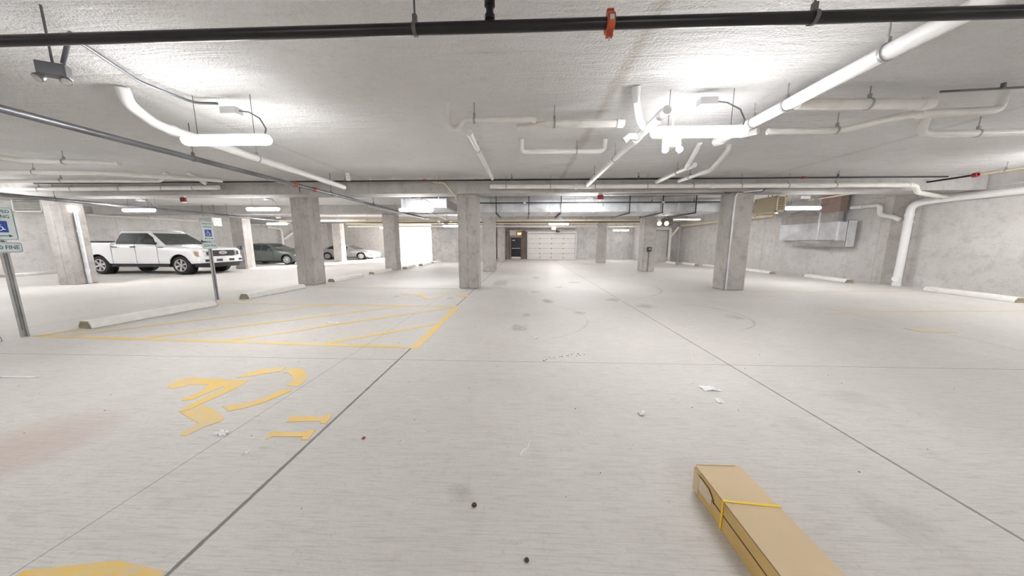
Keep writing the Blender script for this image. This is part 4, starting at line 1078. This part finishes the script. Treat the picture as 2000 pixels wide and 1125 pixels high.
for k in range(26): 
    u = rnd.random(); chip(dirt, .24 + .6 * u + rnd.gauss(0, .03), 3.72 + .28 * u + rnd.gauss(0, .03), .004 + .008 * rnd.random())
for k in range(110): chip(dirt, rnd.uniform(-6, 5), rnd.uniform(1.0, 6.5), .003 + .006 * rnd.random())
solo('dirt_specks', dirt, M['pebble'], 'loose dark grit scattered over the near floor', 'grit', (0, 2, 0), kind='stuff', smooth=False)
for x, y, s, lb in ((.02, 1.23, .012, 'round black pebble at the bottom centre of the floor'), (-.28, 1.52, .016, 'dark lump of dirt left of centre near the bottom'), (.41, 1.14, .016, 'dark lump of dirt left of the cardboard box')):
    m = MB().lathe([(s * .6, .0005), (s, s * .4), (s * .8, s * .9), (s * .2, s * 1.2)], (x, y, 0), 'z', 9)
    solo('pebble', m, M['pebble'], lb, 'pebble', (x, y, 0))

# ------------------------------------------------------------------ vehicles (nose towards +X, origin below the front axle)
def ring_body(x, zb, zt, w, crown, low=.06):
    half = [(0, zb), (.72 * w, zb), (.95 * w, zb + low), (w, zb + .22), (w, zb + (zt - zb) * .55), (.99 * w, zt - .13), (.955 * w, zt - .035), (.86 * w, zt), (.45 * w, zt + crown * .8), (0, zt + crown)]
    return [(x, -y, z) for y, z in half] + [(x, y, z) for y, z in reversed(half[1:-1])]
def rrect3(xa, xb, w, z, r, n=4, crown=0.):
    return [(p[0], p[1], z + crown) for p in rrect((xa + xb) / 2, 0, abs(xb - xa), 2 * w, r, n)]
def make_wheel(root, x, y, R, rr, wid, spokes, side):
    c = (x, y, R)
    w = part('wheel', MB().lathe([(rr, -wid / 2), (R - .05, -wid / 2), (R - .012, -wid / 2 + .03), (R, -wid / 2 + .06), (R, wid / 2 - .06), (R - .012, wid / 2 - .03), (R - .05, wid / 2), (rr, wid / 2), (rr, -wid / 2)], c, 'y', 36, caps=False), M['tyre'], root)
    part('rim_recess', MB().lathe([(rr - .004, side * (wid / 2 - .12)), (rr - .004, side * (wid / 2 - .06))], c, 'y', 30), M['rim_dark'], w)
    m = MB().ring((x, y + side * (wid / 2 - .03), R), Y_, rr - .035, .06, .034, 32)
    yo = y + side * (wid / 2 - .035)
    m.lathe([(.075, -.02), (.075, .02), (.04, .03)] if side > 0 else [(.04, -.03), (.075, -.02), (.075, .02)], (x, yo, R), 'y', 16)
    for k in range(spokes):
        a = 2 * PI * k / spokes + .3; d = Vector((math.cos(a), 0, math.sin(a))); pz = Vector((-d.z, 0, d.x))
        cc = Vector((x, yo, R))
        P = [cc + d * .05 - pz * .03, cc + d * .05 + pz * .03, cc + d * (rr - .02) + pz * .055, cc + d * (rr - .02) - pz * .055]
        m.prism([p - Vector((0, side * .015, 0)) for p in P], (0, side * .03, 0))
    part('rim', m, M['rim'], w)

def vehicle(name, label, cat, sts, paint, wb, R, rr, halfw, gh, wins, opt):
    r = thing(name, (0, 0, 0), label, cat); 
    b = part('body', MB().loft([ring_body(*s) for s in sts]), paint, r)
    cuts = []
    AR = R * opt.get('arch', 1.14)
    for ax in (0, -wb):
        for sd in (-1, 1):
            c0 = sd * (halfw - .34); c1 = sd * (halfw + .2)
            cuts.append(MB().lathe([(AR, 0), (AR, c1 - c0)] if sd > 0 else [(AR, c1 - c0), (AR, 0)], (ax, c0, R + .01), 'y', 40))
    carve(b, cuts)
    fl = MB()
    for ax in (0, -wb):
        for sd in (-1, 1):
            yy0, yy1 = sd * (halfw - .335), sd * (halfw - .04)
            n = 20; vs = []; fs = []
            for k in range(n + 1):
                a = PI * (1.12 * k / n - .06)
                for (rad, yv) in ((AR - .004, yy0), (AR - .004, yy1), (AR - .015, yy1), (AR - .015, yy0)): vs.append((ax + rad * math.cos(a), yv, R + .01 + rad * math.sin(a)))
            for k in range(n):
                for j in range(4): fs.append((4 * k + j, 4 * k + (j + 1) % 4, 4 * k + 4 + (j + 1) % 4, 4 * k + 4 + j))
            fl.add(vs, fs)
            fl.lathe([(AR - .006, 0), (AR - .006, .01)], (ax, yy0 - .005, R + .01), 'y', 24)
    parts('wheel_arch_liner', fl, M['dark'], r)
    # glasshouse
    z0, z1, z2 = gh['z0'], gh['z1'], gh['z2']
    A0, A1, B0, B1, w0, w1 = gh['a0'], gh['a1'], gh['b0'], gh['b1'], gh['w0'], gh['w1']
    rings = [rrect3(A1, A0, w0, z0, .1)]
    for t_ in (.35, .7, 1.):
        rings.append(rrect3(A1 + (B1 - A1) * t_, A0 + (B0 - A0) * t_, w0 + (w1 - w0) * t_, z0 + (z1 - z0) * t_, .1))
    rings.append(rrect3(B1 + .05, B0 - .06, w1 - .05, z1 + (z2 - z1) * .65, .12))
    rings.append(rrect3(B1 + .2, B0 - .22, w1 - .22, z2, .14))
    part('cab', MB().loft(rings), paint, r)
    def side_pt(x, z, sd, off=.006): 
        t_ = (z - z0) / (z1 - z0); return (x, sd * (w0 + (w1 - w0) * t_ + off), z)
    for (nm, poly, mt) in wins:
        for sd in (-1, 1):
            P = [side_pt(x, z, sd, -.01) for x, z in poly]
            part(nm, MB().prism(P, (0, sd * .018, 0)), M[mt], r)
    def front_pt(y, z, off, ends):
        t_ = (z - z0) / (z1 - z0); xx = (A0 + (B0 - A0) * t_) if ends == 'f' else (A1 + (B1 - A1) * t_)
        return (xx + (off if ends == 'f' else -off), y, z)
    for ends, nm, mt in (('f', 'windscreen', 'glass_light'), ('r', 'rear_window', 'glass')):
        za, zb_ = z0 + .04, z1 - .03
        ya, yb = w0 - .1, w1 - .06
        P = [front_pt(-ya, za, -.012, ends), front_pt(ya, za, -.012, ends), front_pt(yb, zb_, -.012, ends), front_pt(-yb, zb_, -.012, ends)]
        part(nm, MB().prism(P, (.022 if ends == 'f' else -.022, 0, .004)), M[mt], r)
    wid = opt.get('wid', .24)
    for ax in (0, -wb):
        for sd in (-1, 1): make_wheel(r, ax, sd * (halfw - wid / 2 - .03), R, rr, wid, opt.get('spokes', 6), sd)
    return r
TH = 1.0
tr = vehicle('pickup_truck', 'white four-door pickup truck parked nose out against the left wall', 'pickup truck',
    [(.97, .55, 1.06, .84, .0), (.93, .46, 1.12, .93, .01), (.8, .42, 1.16, .985, .02), (.4, .42, 1.2, 1.0, .05), (0, .42, 1.235, 1.0, .06), (-.55, .42, 1.28, 1.0, .06), (-.8, .42, 1.295, 1.0, .02),
     (-1.9, .42, 1.295, 1.0, 0), (-2.95, .42, 1.305, 1.0, 0), (-3.0, .42, 1.43, 1.0, 0), (-4.8, .44, 1.45, 1.0, 0), (-4.93, .5, 1.44, .985, 0), (-4.96, .56, 1.4, .96, 0)],
    M['truck'], 3.68, .41, .275, 1.0,
    dict(z0=1.26, z1=1.85, z2=1.965, a0=-.60, a1=-2.98, b0=-1.42, b1=-2.86, w0=.955, w1=.74),
    [('side_window', [(-.98, 1.31), (-1.30, 1.33), (-1.86, 1.335), (-1.86, 1.82), (-1.52, 1.82), (-1.22, 1.64)], 'glass'),
     ('side_window', [(-1.93, 1.335), (-2.80, 1.345), (-2.84, 1.42), (-2.76, 1.76), (-2.68, 1.82), (-1.93, 1.82)], 'glass'),
     ('door_pillar', [(-1.86, 1.335), (-1.93, 1.335), (-1.93, 1.82), (-1.86, 1.82)], 'dark')],
    dict(arch=1.17, wid=.28, spokes=6))
def both(nm, fn, mat, root, label=None):
    for sd in (-1, 1):
        m = MB(); fn(m, sd); part(nm, m, mat, root, label=label)
part('bed_cover', MB().box(-4.88, -3.03, -.9, .9, 1.43, 1.475).box(-4.9, -3.03, -.985, -.9, 1.43, 1.465).box(-4.9, -3.03, .9, .985, 1.43, 1.465), M['dark'], tr, label='black cover and rails on the bed')
gr = part('grille', MB().prism([(.955, y, z) for y, z in rrect(0, .93, 1.16, .27, .06)], (.03, 0, 0)), M['dark'], tr)
g2 = MB()
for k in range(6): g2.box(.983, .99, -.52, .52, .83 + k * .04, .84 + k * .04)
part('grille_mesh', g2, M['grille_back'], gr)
ov = [(0, .19 * math.cos(2 * PI * k / 24), .95 + .075 * math.sin(2 * PI * k / 24)) for k in range(24)]
part('oval_badge', MB().prism([(.987, y, z) for _, y, z in ov], (.014, 0, 0)), M['rim'], gr, label='silver oval badge')
part('badge_centre', MB().prism([(1.001, y * .8, .95 + (z - .95) * .72) for _, y, z in ov], (.003, 0, 0)), M['car_silver'], gr)
def hl(m, sd): m.prism([(.9, sd * .62, .8), (.97, sd * .62, .8), (.96, sd * .84, .8), (.78, sd * .975, .82), (.70, sd * .995, 1.06), (.88, sd * .93, 1.08), (.955, sd * .8, 1.06), (.965, sd * .62, 1.06)] if False else
                            [(.965, sd * .61, .79), (.955, sd * .8, .79), (.86, sd * .955, .8), (.72, sd * 1.0, .84), (.66, sd * 1.0, 1.02), (.80, sd * .965, 1.075), (.935, sd * .84, 1.07), (.965, sd * .61, 1.06)], (.035, sd * .012, 0))
both('headlamp', hl, M['headlamp'], tr)
both('side_marker', lambda m, sd: m.prism([(.84, sd * .975, .8), (.76, sd * 1.0, .82), (.72, sd * 1.0, 1.0), (.82, sd * .97, 1.02)], (.05, sd * .014, 0)), M['amber'], tr)
both('headlamp_bezel', lambda m, sd: m.box(.985, 1.005, sd * .7 - .05, sd * .7 + .05, .84, 1.0), M['dark'], tr)
bp = MB().loft([[(1.06 - d, -y, .46 + zz) for y, zz, d in ()] or [(x, y, z) for x, y, z in ((1.07, -.6, .5), (1.07, .6, .5), (.92, 1.0, .5), (.8, 1.0, .5), (.8, -1.0, .5), (.92, -1.0, .5))],
               [(x, y, z) for x, y, z in ((1.09, -.6, .62), (1.09, .6, .62), (.93, 1.01, .62), (.8, 1.01, .62), (.8, -1.01, .62), (.93, -1.01, .62))],
               [(x, y, z) for x, y, z in ((1.07, -.6, .76), (1.07, .6, .76), (.92, 1.0, .76), (.8, 1.0, .76), (.8, -1.0, .76), (.92, -1.0, .76))]])
bu = part('front_bumper', bp, M['bump_white'], tr, bevel=.02)
part('bumper_opening', MB().box(1.07, 1.094, -.42, .42, .57, .67).box(1.05, 1.07, -.8, -.55, .58, .66) .box(1.05, 1.07, .55, .8, .58, .66), M['dark'], bu)
fg = MB()
for sd in (-1, 1): fg.box(1.02, 1.062, sd * .72 - .13, sd * .72 + .13, .57, .67)
parts('fog_lamp_recess', fg, M['dark'], bu)
part('licence_plate', MB().box(1.092, 1.1, -.15, .15, .55, .69), M['white'], bu)
part('front_valance', MB().loft([[(1.0, -.7, .3), (1.0, .7, .3), (.85, .9, .32), (.6, .9, .32), (.6, -.9, .32), (.85, -.9, .32)], [(1.06, -.7, .49), (1.06, .7, .49), (.92, .97, .49), (.6, .97, .49), (.6, -.97, .49), (.92, -.97, .49)]]), M['dark'], tr)
both('mirror', lambda m, sd: m.loft([rr_ for rr_ in [[(-1.02 + dx, sd * (y), z) for dx, z in ((-.07, 1.33), (.07, 1.33), (.09, 1.42), (.06, 1.54), (-.07, 1.54), (-.09, 1.42))] for y in (1.06, 1.28)]]), M['dark'], tr)
both('mirror_arm', lambda m, sd: m.beam((-1.0, sd * .93, 1.38), (-1.02, sd * 1.1, 1.38), .1, .07), M['dark'], tr)
for x in (-1.98, -2.93 + .12):
    both('door_handle', lambda m, sd, x=x: m.box(x - .11, x + .11, sd * 1.012 - .015, sd * 1.012 + .015, 1.2, 1.245), M['dark'], tr)
both('fender_badge', lambda m, sd: m.box(-.86, -.6, sd * 1.004 - .006, sd * 1.004 + .006, 1.2, 1.225), M['dark'], tr)
def seams(m, sd):
    for x in (-.92, -1.9, -2.98): m.box(x - .006, x + .006, sd * 1.0 - .004, sd * 1.0 + .004, .5, 1.33)
both('door_gap', seams, M['grey_pipe'], tr)
part('rocker_panel', MB().box(-3.15, -.5, -.97, .97, .34, .44), M['dark'], tr)
part('underbody', MB().box(-4.8, .7, -.45, .45, .3, .46), M['dark'], tr)
both('tail_lamp', lambda m, sd: m.box(-4.985, -4.9, sd * .9 - .09, sd * .9 + .09, .95, 1.4), M['tail'], tr)
tr.location = (-16.2, 14.62, 0); tr.scale = (1.10, 1.07, 1.07)

def sedan(name, label, paint, light_front):
    s = vehicle(name, label, 'car',
        [(.95, .3, .58, .62, .0), (.9, .22, .66, .76, .01), (.72, .2, .74, .86, .03), (.3, .2, .84, .9, .05), (-.2, .2, .9, .905, .05), (-.6, .2, .95, .905, .02), (-1.6, .2, .96, .91, 0),
         (-2.6, .2, .97, .905, 0), (-3.2, .2, .985, .9, .0), (-3.55, .22, .97, .86, .02), (-3.8, .26, .92, .8, .02), (-3.87, .36, .84, .72, 0)],
        paint, 2.78, .335, .235, .905,
        dict(z0=.93, z1=1.36, z2=1.46, a0=-.45, a1=-3.3, b0=-1.3, b1=-2.5, w0=.83, w1=.60),
        [('side_window', [(-.98, .985), (-1.72, .99), (-1.72, 1.33), (-1.45, 1.33), (-1.2, 1.2)], 'glass'),
         ('side_window', [(-1.8, .99), (-2.72, 1.01), (-2.9, 1.04), (-2.55, 1.27), (-2.38, 1.33), (-1.8, 1.33)], 'glass')],
        dict(arch=1.13, wid=.21, spokes=7))
    both('mirror', lambda m, sd: m.loft([[(-.98 + dx, sd * y, z) for dx, z in ((-.06, .96), (.06, .96), (.08, 1.03), (.04, 1.1), (-.06, 1.1))] for y in (.9, 1.06)]), paint, s)
    both('headlamp', lambda m, sd: m.prism([(.9, sd * .55, .56), (.82, sd * .8, .56), (.6, sd * .885, .6), (.5, sd * .885, .7), (.72, sd * .83, .7), (.88, sd * .55, .66)], (.045, sd * .02, 0)), M['headlamp'], s)
    both('tail_lamp', lambda m, sd: m.box(-3.88, -3.7, sd * .68 - .15, sd * .68 + .15, .68, .84), M['tail'], s)
    part('lower_grille', MB().box(.88, .965, -.5, .5, .28, .42), M['dark'], s)
    part('upper_grille', MB().prism([(.93, y, z) for y, z in rrect(0, .54, .6, .12, .04)], (.03, 0, 0)), M['dark'], s)
    for x in (-1.78, -2.72): both('door_handle', lambda m, sd, x=x: m.box(x - .09, x + .09, sd * .918 - .012, sd * .918 + .012, .8, .83), M['chrome'], s)
    def sm_(m, sd):
        for x in (-.85, -1.76): m.box(x - .005, x + .005, sd * .908 - .004, sd * .908 + .004, .3, .93)
    both('door_gap', sm_, M['dark'], s)
    part('underbody', MB().box(-3.4, .5, -.6, .6, .15, .24), M['dark'], s)
    part('licence_plate', MB().box(.958, .972, -.2, .2, .42, .5), M['white'], s)
    return s
c1 = sedan('sedan', 'dark grey sedan behind the broad left column', M['car_grey'], False)
c1.location = (-16.25, 21.0, 0); c1.scale = (1.08, 1.05, 1.0); c1.rotation_euler = (0, 0, -.02)
c2 = sedan('sedan', 'silver coupe-like car in front of the bright end wall', M['car_silver'], True)
c2.location = (-14.55, 27.35, 0); c2.scale = (1.1, 1.05, .93)

# ------------------------------------------------------------------ light from outside
W = bpy.data.worlds.new('World'); S.world = W; W.use_nodes = True
bg = W.node_tree.nodes['Background']; bg.inputs[0].default_value = (.93, .96, 1, 1); bg.inputs[1].default_value = 5.0
sun = bpy.data.lights.new('sun', 'SUN'); sun.energy = 16; sun.angle = .02; sun.color = (1, .97, .92)
so = bpy.data.objects.new('sun', sun); COL.objects.link(so)
d = Vector((-.46, -.86, -.17)).normalized()
so.rotation_euler = d.to_track_quat('-Z', 'Y').to_euler(); so.location = (5, 50, 15)

# ------------------------------------------------------------------ camera and view
cam = bpy.data.cameras.new('camera'); cam.sensor_width = 36; cam.lens = 589 / 2000 * 36; cam.clip_start = .02; cam.clip_end = 300
co = bpy.data.objects.new('camera', cam); COL.objects.link(co)
co.location = (0, 0, 1.5)
co.rotation_euler = (PI / 2 - math.atan(88.5 / 589), 0, math.radians(2.33))
S.camera = co
S.view_settings.view_transform = 'Standard'; S.view_settings.look = 'None'
S.view_settings.gamma = 1; S.view_settings.use_curve_mapping = False
S.view_settings.exposure = 2.02
S.cycles.use_denoising = True
S.cycles.diffuse_bounces = 6; S.cycles.max_bounces = 10
S.cycles.sample_clamp_indirect = 8
